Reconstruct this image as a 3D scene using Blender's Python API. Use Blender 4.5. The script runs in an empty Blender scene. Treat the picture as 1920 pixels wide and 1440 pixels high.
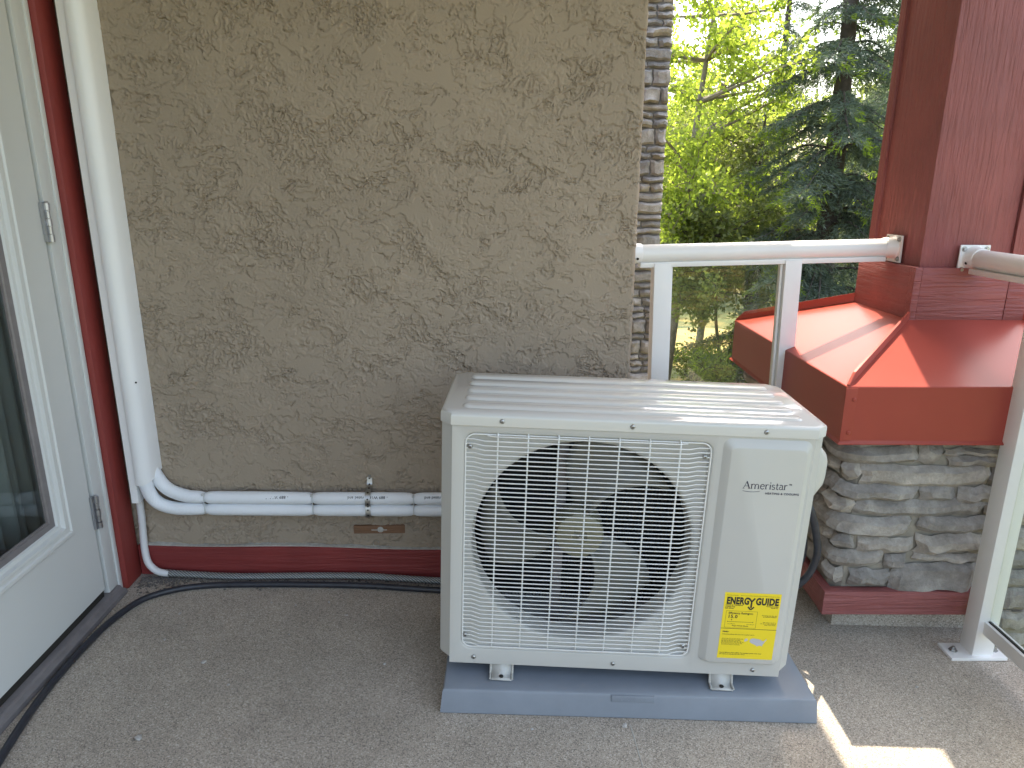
import bpy, bmesh, math, random
import numpy as np
from mathutils import Vector, Matrix

R = math.radians
random.seed(11)
RNG = np.random.default_rng(5)
SC = bpy.context.scene
COL = SC.collection

# ------------------------------------------------------------------ camera
cam_d = bpy.data.cameras.new('camera')
cam = bpy.data.objects.new('camera', cam_d)
COL.objects.link(cam)
cam_d.sensor_width = 36.0
cam_d.lens = 1320.0 / 1920.0 * 36.0
cam_d.clip_start = 0.05
cam_d.clip_end = 600
cr = Vector((0.99952337, -0.0305417, 0.00449755))
cu = Vector((0.00391477, 0.26990957, 0.96287772))
cf = Vector((0.03062186, 0.96240118, -0.26990049))
cam.matrix_world = Matrix(((cr.x, cu.x, -cf.x, 0), (cr.y, cu.y, -cf.y, 0), (cr.z, cu.z, -cf.z, 1.30), (0, 0, 0, 1)))
SC.camera = cam

# ------------------------------------------------------------------ light
SUN = Vector((0.080, 0.407, 0.808)).normalized()
world = bpy.data.worlds.new('World')
SC.world = world
world.use_nodes = True
wn = world.node_tree
sky = wn.nodes.new('ShaderNodeTexSky')
sky.sky_type = 'NISHITA'
sky.sun_disc = False
sky.sun_elevation = math.asin(SUN.z)
sky.sun_rotation = math.atan2(SUN.x, SUN.y)
sky.air_density = 1.0
sky.dust_density = 4.0
sky.ozone_density = 0.4
wbal = wn.nodes.new('ShaderNodeMix')          # camera white balance set for open shade
wbal.data_type = 'RGBA'
wbal.blend_type = 'MULTIPLY'
wbal.inputs['Factor'].default_value = 1.0
wbal.inputs['B'].default_value = (1.06, 0.985, 0.87, 1)
wn.links.new(sky.outputs[0], wbal.inputs['A'])
wn.links.new(wbal.outputs['Result'], wn.nodes['Background'].inputs[0])
wn.nodes['Background'].inputs[1].default_value = 0.15
sun_d = bpy.data.lights.new('sun', 'SUN')
sun_d.energy = 2.0
sun_d.angle = R(0.55)
sun_d.color = (1.0, 0.90, 0.74)
sun_o = bpy.data.objects.new('sun', sun_d)
COL.objects.link(sun_o)
sun_o.rotation_euler = SUN.to_track_quat('Z', 'Y').to_euler()
sun_o.location = (0, 0, 20)
SC.view_settings.view_transform = 'Standard'
SC.view_settings.look = 'None'
SC.view_settings.gamma = 1.0
SC.view_settings.use_curve_mapping = False
SC.view_settings.exposure = 2.70
try:
    SC.cycles.max_bounces = 10
    SC.cycles.diffuse_bounces = 6
    SC.cycles.transparent_max_bounces = 24
    SC.cycles.caustics_reflective = False
    SC.cycles.caustics_refractive = False
    SC.cycles.sample_clamp_indirect = 6.0
    SC.cycles.use_denoising = True
except Exception:
    pass

# ------------------------------------------------------------------ materials
def nmat(name):
    m = bpy.data.materials.new(name)
    m.use_nodes = True
    nt = m.node_tree
    return m, nt, nt.nodes['Principled BSDF']

def N(nt, kind, **kw):
    n = nt.nodes.new('ShaderNode' + kind)
    for k, v in kw.items():
        if k.startswith('i_'):
            key = k[2:].replace('_', ' ')
            n.inputs[key].default_value = v
        else:
            setattr(n, k, v)
    return n

def ramp(nt, stops, interp='LINEAR'):
    n = nt.nodes.new('ShaderNodeValToRGB')
    cr_ = n.color_ramp
    cr_.interpolation = interp
    while len(cr_.elements) < len(stops):
        cr_.elements.new(0.5)
    for e, (p, c) in zip(cr_.elements, stops):
        e.position = p
        e.color = tuple(c) + (1,) if len(c) == 3 else c
    return n

def coords(nt, scale=(1, 1, 1)):
    tc = N(nt, 'TexCoord')
    mp = N(nt, 'Mapping')
    mp.inputs['Scale'].default_value = scale
    nt.links.new(tc.outputs['Object'], mp.inputs['Vector'])
    return mp.outputs['Vector']

def add_bump(nt, p, height, strength, dist, prev=None):
    b = N(nt, 'Bump')
    b.inputs['Strength'].default_value = strength
    b.inputs['Distance'].default_value = dist
    nt.links.new(height, b.inputs['Height'])
    if prev is not None:
        nt.links.new(prev, b.inputs['Normal'])
    nt.links.new(b.outputs['Normal'], p.inputs['Normal'])
    return b.outputs['Normal']

def plain(name, col, rough=0.5, metal=0.0, var=0.06, vscale=6.0, bump=0.0, bscale=200.0, spec=0.5, coat=0.0):
    m, nt, p = nmat(name)
    v = coords(nt)
    n = N(nt, 'TexNoise', i_Scale=vscale, i_Detail=5.0, i_Roughness=0.6)
    nt.links.new(v, n.inputs['Vector'])
    lo = tuple(c * (1 - var) for c in col)
    hi = tuple(min(1, c * (1 + var)) for c in col)
    r = ramp(nt, [(0.3, lo), (0.7, hi)])
    nt.links.new(n.outputs['Fac'], r.inputs['Fac'])
    nt.links.new(r.outputs['Color'], p.inputs['Base Color'])
    rr = N(nt, 'MapRange')
    rr.inputs['To Min'].default_value = max(0.02, rough * 0.85)
    rr.inputs['To Max'].default_value = min(1, rough * 1.15)
    nt.links.new(n.outputs['Fac'], rr.inputs['Value'])
    nt.links.new(rr.outputs['Result'], p.inputs['Roughness'])
    p.inputs['Metallic'].default_value = metal
    p.inputs['Specular IOR Level'].default_value = spec
    p.inputs['Coat Weight'].default_value = coat
    if bump:
        n2 = N(nt, 'TexNoise', i_Scale=bscale, i_Detail=3.0)
        nt.links.new(v, n2.inputs['Vector'])
        add_bump(nt, p, n2.outputs['Fac'], bump, 0.001)
    return m

def speck_mat(name, dark, mid, light, scale, rough=0.9, bump=0.4, blotch=0.18):
    """fine pebbled deck coating: grains of three tones plus soft stains"""
    m, nt, p = nmat(name)
    v = coords(nt)
    vo = N(nt, 'TexVoronoi', i_Scale=scale)
    nt.links.new(v, vo.inputs['Vector'])
    sep = N(nt, 'SeparateColor')
    nt.links.new(vo.outputs['Color'], sep.inputs['Color'])
    r = ramp(nt, [(0.0, dark), (0.22, tuple(0.5 * (a + b) for a, b in zip(dark, mid))), (0.5, mid), (0.8, mid), (1.0, light)])
    nt.links.new(sep.outputs[0], r.inputs['Fac'])
    n = N(nt, 'TexNoise', i_Scale=3.1, i_Detail=6.0, i_Roughness=0.62)
    nt.links.new(v, n.inputs['Vector'])
    r2 = ramp(nt, [(0.3, (1 - blotch,) * 3), (0.68, (1 + 0.0,) * 3)])
    nt.links.new(n.outputs['Fac'], r2.inputs['Fac'])
    mx = N(nt, 'Mix', data_type='RGBA', blend_type='MULTIPLY')
    mx.inputs['Factor'].default_value = 1.0
    nt.links.new(r.outputs['Color'], mx.inputs['A'])
    nt.links.new(r2.outputs['Color'], mx.inputs['B'])
    nt.links.new(mx.outputs['Result'], p.inputs['Base Color'])
    p.inputs['Roughness'].default_value = rough
    p.inputs['Specular IOR Level'].default_value = 0.25
    add_bump(nt, p, vo.outputs['Distance'], bump, 0.0015)
    return m

def painted_wood(name, col, axis=2, rough=0.55, bump=0.95, fade=0.14):
    """painted rough-sawn board, grain along one local axis"""
    m, nt, p = nmat(name)
    sc = [70, 70, 70]
    sc[axis] = 5.0
    v = coords(nt, tuple(sc))
    n = N(nt, 'TexNoise', i_Scale=1.0, i_Detail=4.0, i_Roughness=0.62, i_Distortion=0.35)
    nt.links.new(v, n.inputs['Vector'])
    v2 = coords(nt)
    n2 = N(nt, 'TexNoise', i_Scale=5.0, i_Detail=6.0, i_Roughness=0.65)
    nt.links.new(v2, n2.inputs['Vector'])
    r = ramp(nt, [(0.3, tuple(c * (1 - fade) for c in col)), (0.72, tuple(c * (1 + fade) for c in col))])
    nt.links.new(n2.outputs['Fac'], r.inputs['Fac'])
    nt.links.new(r.outputs['Color'], p.inputs['Base Color'])
    p.inputs['Roughness'].default_value = rough
    rg = ramp(nt, [(0.38, (0, 0, 0)), (0.6, (1, 1, 1))])
    nt.links.new(n.outputs['Fac'], rg.inputs['Fac'])
    add_bump(nt, p, rg.outputs['Color'], bump, 0.0026)
    return m

def stone_mat(name, tones, scale=14.0):
    m, nt, p = nmat(name)
    v = coords(nt)
    oi = N(nt, 'ObjectInfo')
    n = N(nt, 'TexNoise', i_Scale=scale, i_Detail=8.0, i_Roughness=0.68)
    nt.links.new(v, n.inputs['Vector'])
    r = ramp(nt, [(0.25, tones[0]), (0.5, tones[1]), (0.75, tones[2])])
    nt.links.new(n.outputs['Fac'], r.inputs['Fac'])
    rt = ramp(nt, [(0.0, (0.74, 0.73, 0.73)), (0.5, (0.95, 0.92, 0.89)), (1.0, (1.15, 1.09, 1.02))])
    nt.links.new(oi.outputs['Random'], rt.inputs['Fac'])
    mx = N(nt, 'Mix', data_type='RGBA', blend_type='MULTIPLY')
    mx.inputs['Factor'].default_value = 1.0
    nt.links.new(r.outputs['Color'], mx.inputs['A'])
    nt.links.new(rt.outputs['Color'], mx.inputs['B'])
    nt.links.new(mx.outputs['Result'], p.inputs['Base Color'])
    p.inputs['Roughness'].default_value = 0.92
    p.inputs['Specular IOR Level'].default_value = 0.2
    n2 = N(nt, 'TexNoise', i_Scale=scale * 3.2, i_Detail=7.0, i_Roughness=0.7)
    nt.links.new(v, n2.inputs['Vector'])
    add_bump(nt, p, n2.outputs['Fac'], 1.0, 0.012)
    return m

def leaf_mat(name, c1, c2, trans=0.55, tcol=None, rough=0.5):
    m, nt, p = nmat(name)
    g = N(nt, 'NewGeometry')
    r = ramp(nt, [(0.0, c1), (1.0, c2)])
    nt.links.new(g.outputs['Random Per Island'], r.inputs['Fac'])
    nt.links.new(r.outputs['Color'], p.inputs['Base Color'])
    p.inputs['Roughness'].default_value = rough
    p.inputs['Specular IOR Level'].default_value = 0.3
    t = N(nt, 'BsdfTranslucent')
    mul = N(nt, 'Mix', data_type='RGBA', blend_type='MULTIPLY')
    mul.inputs['Factor'].default_value = 1.0
    nt.links.new(r.outputs['Color'], mul.inputs['A'])
    mul.inputs['B'].default_value = tuple(tcol or (1.5, 1.6, 0.6)) + (1,)
    nt.links.new(mul.outputs['Result'], t.inputs['Color'])
    mix = N(nt, 'MixShader')
    mix.inputs[0].default_value = trans
    nt.links.new(p.outputs[0], mix.inputs[1])
    nt.links.new(t.outputs[0], mix.inputs[2])
    nt.links.new(mix.outputs[0], nt.nodes['Material Output'].inputs['Surface'])
    return m

def glass_mat(name, tint=(0.92, 0.95, 0.93), rough=0.0, ior=1.5):
    """thin pane: clear tinted transmission with a Fresnel mirror on top"""
    m, nt, p = nmat(name)
    nt.nodes.remove(p)
    tr = N(nt, 'BsdfTransparent')
    tr.inputs['Color'].default_value = tuple(tint) + (1,)
    gl = N(nt, 'BsdfGlossy')
    gl.inputs['Roughness'].default_value = rough
    lw = N(nt, 'LayerWeight')           # Schlick: f0 + (1-f0)(1-cos)^5, the same from both sides
    lw.inputs['Blend'].default_value = 0.5
    pw = N(nt, 'Math', operation='POWER')
    pw.inputs[1].default_value = 5.0
    nt.links.new(lw.outputs['Facing'], pw.inputs[0])
    fr = N(nt, 'Math', operation='MULTIPLY_ADD')
    f0 = ((ior - 1) / (ior + 1)) ** 2
    fr.inputs[1].default_value = 1 - f0
    fr.inputs[2].default_value = f0
    nt.links.new(pw.outputs[0], fr.inputs[0])
    mix = N(nt, 'MixShader')
    nt.links.new(fr.outputs[0], mix.inputs[0])
    nt.links.new(tr.outputs[0], mix.inputs[1])
    nt.links.new(gl.outputs[0], mix.inputs[2])
    nt.links.new(mix.outputs[0], nt.nodes['Material Output'].inputs['Surface'])
    return m

def braid_mat(name):
    m, nt, p = nmat(name)
    tc = N(nt, 'TexCoord')
    w = N(nt, 'TexWave', i_Scale=60.0, i_Distortion=0.0)
    w.wave_type = 'BANDS'
    w.bands_direction = 'DIAGONAL'
    nt.links.new(tc.outputs['Object'], w.inputs['Vector'])
    r = ramp(nt, [(0.2, (0.10, 0.11, 0.11)), (0.8, (0.36, 0.37, 0.36))])
    nt.links.new(w.outputs['Fac'], r.inputs['Fac'])
    nt.links.new(r.outputs['Color'], p.inputs['Base Color'])
    p.inputs['Roughness'].default_value = 0.45
    p.inputs['Metallic'].default_value = 0.3
    add_bump(nt, p, w.outputs['Fac'], 0.8, 0.002)
    return m

def ribbed_foam(name):
    m, nt, p = nmat(name)
    v = coords(nt)
    w = N(nt, 'TexWave', i_Scale=75.0, i_Distortion=0.6)
    w.bands_direction = 'X'
    nt.links.new(v, w.inputs['Vector'])
    n = N(nt, 'TexNoise', i_Scale=5.0, i_Detail=4.0)
    nt.links.new(v, n.inputs['Vector'])
    r = ramp(nt, [(0.3, (0.74, 0.76, 0.78)), (0.7, (0.82, 0.84, 0.86))])
    nt.links.new(n.outputs['Fac'], r.inputs['Fac'])
    nt.links.new(r.outputs['Color'], p.inputs['Base Color'])
    p.inputs['Roughness'].default_value = 0.55
    add_bump(nt, p, w.outputs['Fac'], 0.25, 0.002)
    return m

def grass_mat(name):
    m, nt, p = nmat(name)
    v = coords(nt)
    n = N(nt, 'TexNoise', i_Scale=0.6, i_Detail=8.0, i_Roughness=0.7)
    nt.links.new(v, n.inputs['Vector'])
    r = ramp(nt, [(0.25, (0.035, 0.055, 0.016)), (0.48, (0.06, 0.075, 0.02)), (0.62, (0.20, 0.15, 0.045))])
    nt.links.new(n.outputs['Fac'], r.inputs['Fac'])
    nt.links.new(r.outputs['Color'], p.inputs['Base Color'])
    p.inputs['Roughness'].default_value = 0.95
    n2 = N(nt, 'TexNoise', i_Scale=30.0, i_Detail=4.0)
    nt.links.new(v, n2.inputs['Vector'])
    add_bump(nt, p, n2.outputs['Fac'], 1.0, 0.04)
    return m

def stucco_mat(name, col):
    m, nt, p = nmat(name)
    v = coords(nt)
    n = N(nt, 'TexNoise', i_Scale=2.2, i_Detail=7.0, i_Roughness=0.6)
    nt.links.new(v, n.inputs['Vector'])
    r = ramp(nt, [(0.3, tuple(c * 0.92 for c in col)), (0.7, tuple(c * 1.07 for c in col))])
    nt.links.new(n.outputs['Fac'], r.inputs['Fac'])
    nt.links.new(r.outputs['Color'], p.inputs['Base Color'])
    p.inputs['Roughness'].default_value = 0.8
    p.inputs['Specular IOR Level'].default_value = 0.3
    n2 = N(nt, 'TexNoise', i_Scale=260.0, i_Detail=2.0)
    nt.links.new(v, n2.inputs['Vector'])
    add_bump(nt, p, n2.outputs['Fac'], 0.35, 0.001)
    return m

M = {}
M['stucco'] = stucco_mat('stucco_taupe', (0.325, 0.266, 0.200))
M['deck'] = speck_mat('pebbled_deck', (0.21, 0.186, 0.155), (0.455, 0.395, 0.322), (0.64, 0.575, 0.495), 400.0, blotch=0.28)
M['toe'] = speck_mat('concrete_toe', (0.22, 0.20, 0.17), (0.44, 0.395, 0.335), (0.60, 0.55, 0.49), 300.0)
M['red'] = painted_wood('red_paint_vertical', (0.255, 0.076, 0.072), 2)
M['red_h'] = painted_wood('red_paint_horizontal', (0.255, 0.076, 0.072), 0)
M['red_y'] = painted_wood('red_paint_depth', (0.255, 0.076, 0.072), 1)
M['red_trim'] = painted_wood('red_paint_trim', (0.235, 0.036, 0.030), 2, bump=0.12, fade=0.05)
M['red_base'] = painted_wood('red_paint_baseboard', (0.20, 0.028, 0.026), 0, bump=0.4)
M['red_metal'] = plain('red_sheet_metal', (0.30, 0.060, 0.044), 0.30, var=0.05, vscale=3.0, bump=0.02, bscale=9, spec=0.2)
M['white_door'] = plain('white_door_paint', (0.60, 0.615, 0.60), 0.42, var=0.02, vscale=2)
M['white_pvc'] = plain('white_pvc', (0.80, 0.80, 0.79), 0.36, var=0.02, vscale=4)
M['rail'] = plain('white_rail_paint', (0.76, 0.75, 0.73), 0.33, var=0.02, vscale=5)
M['foam'] = ribbed_foam('white_pipe_foam')
M['tube'] = plain('white_tube', (0.66, 0.66, 0.66), 0.4, var=0.03)
M['braid'] = braid_mat('grey_braid')
M['hose'] = plain('black_hose', (0.022, 0.024, 0.032), 0.42, var=0.3, vscale=60, bump=0.15, bscale=120)
M['ac'] = plain('ivory_powder_coat', (0.48, 0.475, 0.44), 0.30, var=0.012, vscale=3, bump=0.03, bscale=500)
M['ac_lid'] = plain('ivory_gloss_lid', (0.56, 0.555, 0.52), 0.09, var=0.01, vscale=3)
M['wire'] = plain('ivory_wire', (0.70, 0.70, 0.67), 0.35, var=0.02)
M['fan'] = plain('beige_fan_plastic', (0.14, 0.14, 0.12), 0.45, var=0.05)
M['hub'] = plain('yellowed_hub_plastic', (0.20, 0.19, 0.125), 0.4, var=0.06, vscale=15)
M['coil_and_shade'] = plain('coil_and_shade_black', (0.018, 0.020, 0.021), 0.6, var=0.3, vscale=80)  # near-black, also paints the shade inside the cabinet
M['zinc'] = plain('zinc_screw', (0.42, 0.42, 0.41), 0.42, metal=1.0, var=0.1, vscale=60)
M['nickel'] = plain('nickel_hinge', (0.46, 0.47, 0.50), 0.36, metal=1.0, var=0.1, vscale=60)
M['dark'] = plain('dark_gap', (0.02, 0.018, 0.015), 0.8, var=0.2)
M['brown_gap'] = plain('brown_weatherstrip', (0.055, 0.032, 0.018), 0.8, var=0.2)
M['sill'] = plain('taupe_sill', (0.20, 0.185, 0.185), 0.45, metal=0.2, var=0.12, vscale=25, bump=0.1)
M['pad'] = plain('blue_grey_plastic_pad', (0.215, 0.242, 0.278), 0.5, var=0.07, vscale=9, bump=0.12, bscale=70)
M['yellow'] = plain('yellow_label', (0.80, 0.62, 0.02), 0.4, var=0.01)
M['ink'] = plain('black_ink', (0.018, 0.016, 0.016), 0.5, var=0.1)
M['navy'] = plain('navy_ink', (0.018, 0.018, 0.045), 0.45, var=0.1)
M['map_grey'] = plain('map_grey_ink', (0.45, 0.45, 0.47), 0.5, var=0.02)
M['mortar'] = plain('grey_mortar', (0.25, 0.225, 0.185), 0.95, var=0.2, vscale=30, bump=0.8, bscale=90)
M['dark_mortar'] = plain('dark_pier_mortar', (0.13, 0.12, 0.11), 0.95, var=0.2, vscale=30)
M['caulk'] = plain('old_caulk', (0.40, 0.38, 0.34), 0.8, var=0.2, vscale=60, bump=0.5, bscale=150)
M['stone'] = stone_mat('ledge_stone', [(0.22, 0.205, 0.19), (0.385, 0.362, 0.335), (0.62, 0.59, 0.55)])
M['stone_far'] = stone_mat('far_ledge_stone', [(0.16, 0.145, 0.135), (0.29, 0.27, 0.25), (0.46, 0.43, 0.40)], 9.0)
M['wood'] = painted_wood('bare_brown_wood', (0.20, 0.105, 0.055), 0, 0.75)
M['tan_wood'] = painted_wood('tan_box_wood', (0.50, 0.38, 0.24), 0, 0.75)
M['ceiling'] = plain('warm_soffit', (0.72, 0.66, 0.56), 0.8, var=0.06)
M['grass'] = grass_mat('lawn_grass')
M['sunlit_dry_grass'] = plain('sunlit_yellow_dry_grass', (0.30, 0.22, 0.075), 0.95, var=0.3, vscale=2.5, bump=1.0, bscale=30)  # dry lawn tone, its yellow also painting in the sunlight
M['bark'] = plain('dark_bark', (0.060, 0.048, 0.040), 0.95, var=0.35, vscale=14, bump=1.0, bscale=40)
M['bark_pale'] = plain('pale_bark', (0.20, 0.17, 0.13), 0.9, var=0.3, vscale=14, bump=1.0, bscale=40)
M['leaf_lime'] = leaf_mat('lime_leaves', (0.12, 0.16, 0.035), (0.20, 0.24, 0.075), 0.66, (2.4, 2.5, 1.05))
M['leaf_green'] = leaf_mat('green_leaves', (0.08, 0.105, 0.04), (0.16, 0.185, 0.075), 0.55, (1.9, 1.95, 1.0))
M['needle'] = leaf_mat('spruce_needles', (0.068, 0.092, 0.074), (0.14, 0.172, 0.13), 0.35, (1.3, 1.5, 0.9))  # spruce greens lightened and greyed to stand in for veiling glare
M['needle_pale'] = leaf_mat('pale_spruce_needles', (0.11, 0.135, 0.07), (0.20, 0.22, 0.13), 0.45, (1.35, 1.4, 0.8))
M['needle_tip'] = leaf_mat('fresh_spruce_tips', (0.10, 0.15, 0.02), (0.17, 0.22, 0.03), 0.5, (1.8, 2.0, 0.6))
M['glass'] = glass_mat('rail_glass', (0.90, 0.93, 0.91))
M['door_glass'] = glass_mat('door_glass', (0.80, 0.84, 0.84), 0.0, 1.55)
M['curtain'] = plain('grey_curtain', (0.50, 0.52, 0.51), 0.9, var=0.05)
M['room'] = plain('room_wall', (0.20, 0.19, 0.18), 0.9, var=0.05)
M['tie'] = plain('clear_tie', (0.55, 0.56, 0.55), 0.3, var=0.05)
M['pebble'] = plain('pebble', (0.42, 0.40, 0.37), 0.9, var=0.3, vscale=120)
M['gravel'] = plain('dark_gravel', (0.13, 0.115, 0.10), 0.95, var=0.5, vscale=160)

# ------------------------------------------------------------------ mesh helpers
class MB:
    def __init__(s):
        s.v = []
        s.f = []
    def add(s, v, f):
        o = len(s.v)
        s.v += [tuple(p) for p in v]
        s.f += [tuple(i + o for i in q) for q in f]
        return s
    def box(s, x0, x1, y0, y1, z0, z1, bev=0.0):
        if bev <= 0:
            v = [(x, y, z) for z in (z0, z1) for y in (y0, y1) for x in (x0, x1)]
            return s.add(v, [(0, 2, 3, 1), (4, 5, 7, 6), (0, 1, 5, 4), (2, 6, 7, 3), (0, 4, 6, 2), (1, 3, 7, 5)])
        bm = bmesh.new()
        bmesh.ops.create_cube(bm, size=1)
        for q in bm.verts:
            q.co = Vector(((x0 + x1) / 2 + q.co.x * (x1 - x0), (y0 + y1) / 2 + q.co.y * (y1 - y0), (z0 + z1) / 2 + q.co.z * (z1 - z0)))
        bmesh.ops.bevel(bm, geom=list(bm.edges), offset=bev, segments=2, affect='EDGES', profile=0.6)
        bm.verts.index_update()
        s.add([q.co[:] for q in bm.verts], [[q.index for q in f.verts] for f in bm.faces])
        bm.free()
        return s
    def loops(s, loops, closed=True, cap0=False, cap1=False):
        o = len(s.v)
        n = len(loops[0])
        for l in loops:
            s.v += [tuple(p) for p in l]
        for k in range(len(loops) - 1):
            for i in range(n if closed else n - 1):
                j = (i + 1) % n
                s.f.append((o + k * n + i, o + k * n + j, o + (k + 1) * n + j, o + (k + 1) * n + i))
        if cap0:
            s.f.append(tuple(o + i for i in reversed(range(n))))
        if cap1:
            s.f.append(tuple(o + (len(loops) - 1) * n + i for i in range(n)))
        return s
    def tube(s, pts, rad, n=10, caps=True):
        P = [Vector(p) for p in pts]
        if not hasattr(rad, '__len__'):
            rad = [rad] * len(P)
        up = None
        loops = []
        for i, p in enumerate(P):
            t = (P[min(i + 1, len(P) - 1)] - P[max(i - 1, 0)]).normalized()
            if up is None:
                a = Vector((0, 0, 1)) if abs(t.z) < 0.9 else Vector((0, 1, 0))
                up = (a - t * a.dot(t)).normalized()
            else:
                up = (up - t * up.dot(t)).normalized()
            b = t.cross(up)
            loops.append([p + (up * math.cos(2 * math.pi * k / n) + b * math.sin(2 * math.pi * k / n)) * rad[i] for k in range(n)])
        return s.loops(loops, True, caps, caps)
    def prism(s, poly, z0, z1):
        return s.loops([[(x, y, z0) for x, y in poly], [(x, y, z1) for x, y in poly]], True, True, True)
    def build(s, name, mat, parent=None, smooth=True, angle=38, recalc=True):
        me = bpy.data.meshes.new(name)
        me.from_pydata(s.v, [], s.f)
        if recalc:
            bm = bmesh.new()
            bm.from_mesh(me)
            bmesh.ops.recalc_face_normals(bm, faces=bm.faces)
            bm.to_mesh(me)
            bm.free()
        return link(name, me, mat, parent, smooth, angle)

def link(name, me, mat, parent=None, smooth=True, angle=38):
    if mat is not None:
        me.materials.append(M[mat] if isinstance(mat, str) else mat)
    if smooth and len(me.polygons):
        me.polygons.foreach_set('use_smooth', [True] * len(me.polygons))
        try:
            me.set_sharp_from_angle(angle=R(angle))
        except Exception:
            pass
    o = bpy.data.objects.new(name, me)
    COL.objects.link(o)
    if parent is not None:
        o.parent = parent
    return o

def empty(name, loc=(0, 0, 0), rot=(0, 0, 0)):
    o = bpy.data.objects.new(name, None)
    COL.objects.link(o)
    o.location = loc
    o.rotation_euler = rot
    o.empty_display_size = 0.1
    return o

def tag(o, label, cat, group=None):
    o['label'] = label
    o['category'] = cat
    if group:
        o['group'] = group
    return o

def kind(o, k):
    o['kind'] = k
    return o

def copy_obj(o, parent, loc=None, rot=None):
    c = o.copy()
    COL.objects.link(c)
    c.parent = parent
    if loc is not None:
        c.location = loc
    if rot is not None:
        c.rotation_euler = rot
    return c

def spline(pts, n=10):
    """Catmull-Rom through pts"""
    P = [Vector(p) for p in pts]
    P = [2 * P[0] - P[1]] + P + [2 * P[-1] - P[-2]]
    out = []
    for i in range(1, len(P) - 2):
        for k in range(n):
            t = k / n
            a, b, c, d = P[i - 1], P[i], P[i + 1], P[i + 2]
            out.append(0.5 * ((2 * b) + (c - a) * t + (2 * a - 5 * b + 4 * c - d) * t * t + (3 * b - a - 3 * c + d) * t ** 3))
    out.append(P[-2])
    return out

def text_mesh(body, size, bold=0.0, align='LEFT', extrude=0.0004, spacing=1.0, sx=1.0):
    cu_ = bpy.data.curves.new('t', 'FONT')
    cu_.body = body
    cu_.size = size
    cu_.offset = bold
    cu_.extrude = extrude
    cu_.align_x = align
    cu_.space_character = spacing
    cu_.resolution_u = 3
    ob = bpy.data.objects.new('t', cu_)
    COL.objects.link(ob)
    dg = bpy.context.evaluated_depsgraph_get()
    me = bpy.data.meshes.new_from_object(ob.evaluated_get(dg))
    bpy.data.objects.remove(ob)
    v = np.array([q.co[:] for q in me.vertices]).reshape(-1, 3)
    f = [tuple(p.vertices) for p in me.polygons]
    bpy.data.meshes.remove(me)
    bpy.data.curves.remove(cu_)
    v[:, 0] *= sx
    return v, f

# numpy lattice noise -------------------------------------------------
def vnoise(x, y, seed):
    rng = np.random.default_rng(seed)
    T = rng.random((256, 256))
    xi = np.floor(x).astype(int)
    yi = np.floor(y).astype(int)
    fx = x - xi
    fy = y - yi
    fx = fx * fx * fx * (fx * (fx * 6 - 15) + 10)
    fy = fy * fy * fy * (fy * (fy * 6 - 15) + 10)
    g = lambda a, b: T[a % 256, b % 256]
    return (g(xi, yi) * (1 - fx) * (1 - fy) + g(xi + 1, yi) * fx * (1 - fy) + g(xi, yi + 1) * (1 - fx) * fy + g(xi + 1, yi + 1) * fx * fy)

def fbm(x, y, seed, octv=4, rough=0.55):
    a = np.zeros_like(x)
    amp = 1.0
    tot = 0.0
    fr = 1.0
    for k in range(octv):
        ca, sa = math.cos(0.6 * k), math.sin(0.6 * k)
        a = a + amp * vnoise((x * ca - y * sa) * fr + 17.3 * k, (x * sa + y * ca) * fr + 9.1 * k, seed + k)
        tot += amp
        amp *= rough
        fr *= 2.03
    return a / tot

def sstep(a, b, x):
    t = np.clip((x - a) / (b - a), 0, 1)
    return t * t * (3 - 2 * t)

SLOPE = math.tan(R(1.6))
def fz(x):
    return -SLOPE * x
YW = 2.172          # stucco wall plane
GZ = -2.6           # ground level below the balcony

# ------------------------------------------------------------------ setting
m = MB()
gx = np.linspace(-1, 1, 41)
gx = np.sign(gx) * np.abs(gx) ** 2.2 * 220
vv = [(x, y + 10, GZ + 0.12 * math.sin(x * 0.23) * math.sin(y * 0.19 + 1) - 0.12) for y in gx for x in gx]
ff = [(j * 41 + i, j * 41 + i + 1, (j + 1) * 41 + i + 1, (j + 1) * 41 + i) for j in range(40) for i in range(40)]
m.add(vv, ff)
kind(m.build('lawn', 'grass', recalc=False), 'structure')

m = MB()
px = [(-1.19, -0.7), (1.545, -0.7), (1.545, 2.36), (-1.19, 2.36)]
m.loops([[(x, y, fz(x) - 0.22) for x, y in px], [(x, y, fz(x) - 0.006) for x, y in px], [(x * 0.999, y * 0.999, fz(x)) for x, y in px]], True, True, True)
floor = kind(m.build('balcony_floor', 'deck'), 'structure')
m = MB()
xs = 0.35
pts = [(xs + 0.003 * math.sin(k * 0.9) + 0.014 * (k / 12), 1.47 - k * 0.13, fz(xs) + 0.0012) for k in range(14)]
m.loops([[(x - 0.0016, y, fz(x - 0.0016) + 0.0002) for x, y, z in pts], [(x, y, z) for x, y, z in pts], [(x + 0.0016, y, fz(x + 0.0016) + 0.0002) for x, y, z in pts]], False)
m.build('coating_seam', 'caulk', floor)

# balcony soffit, L-shaped; unseen, its outline shaped for the sun and sky light
m = MB()
poly = [(-3.2, 0.25), (1.72, 0.25), (1.72, 2.55), (1.10, 2.58), (1.17, 4.6), (-3.2, 4.6)]
m.prism(poly, 2.60, 2.85)
kind(m.build('balcony_ceiling', 'ceiling'), 'structure')

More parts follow.
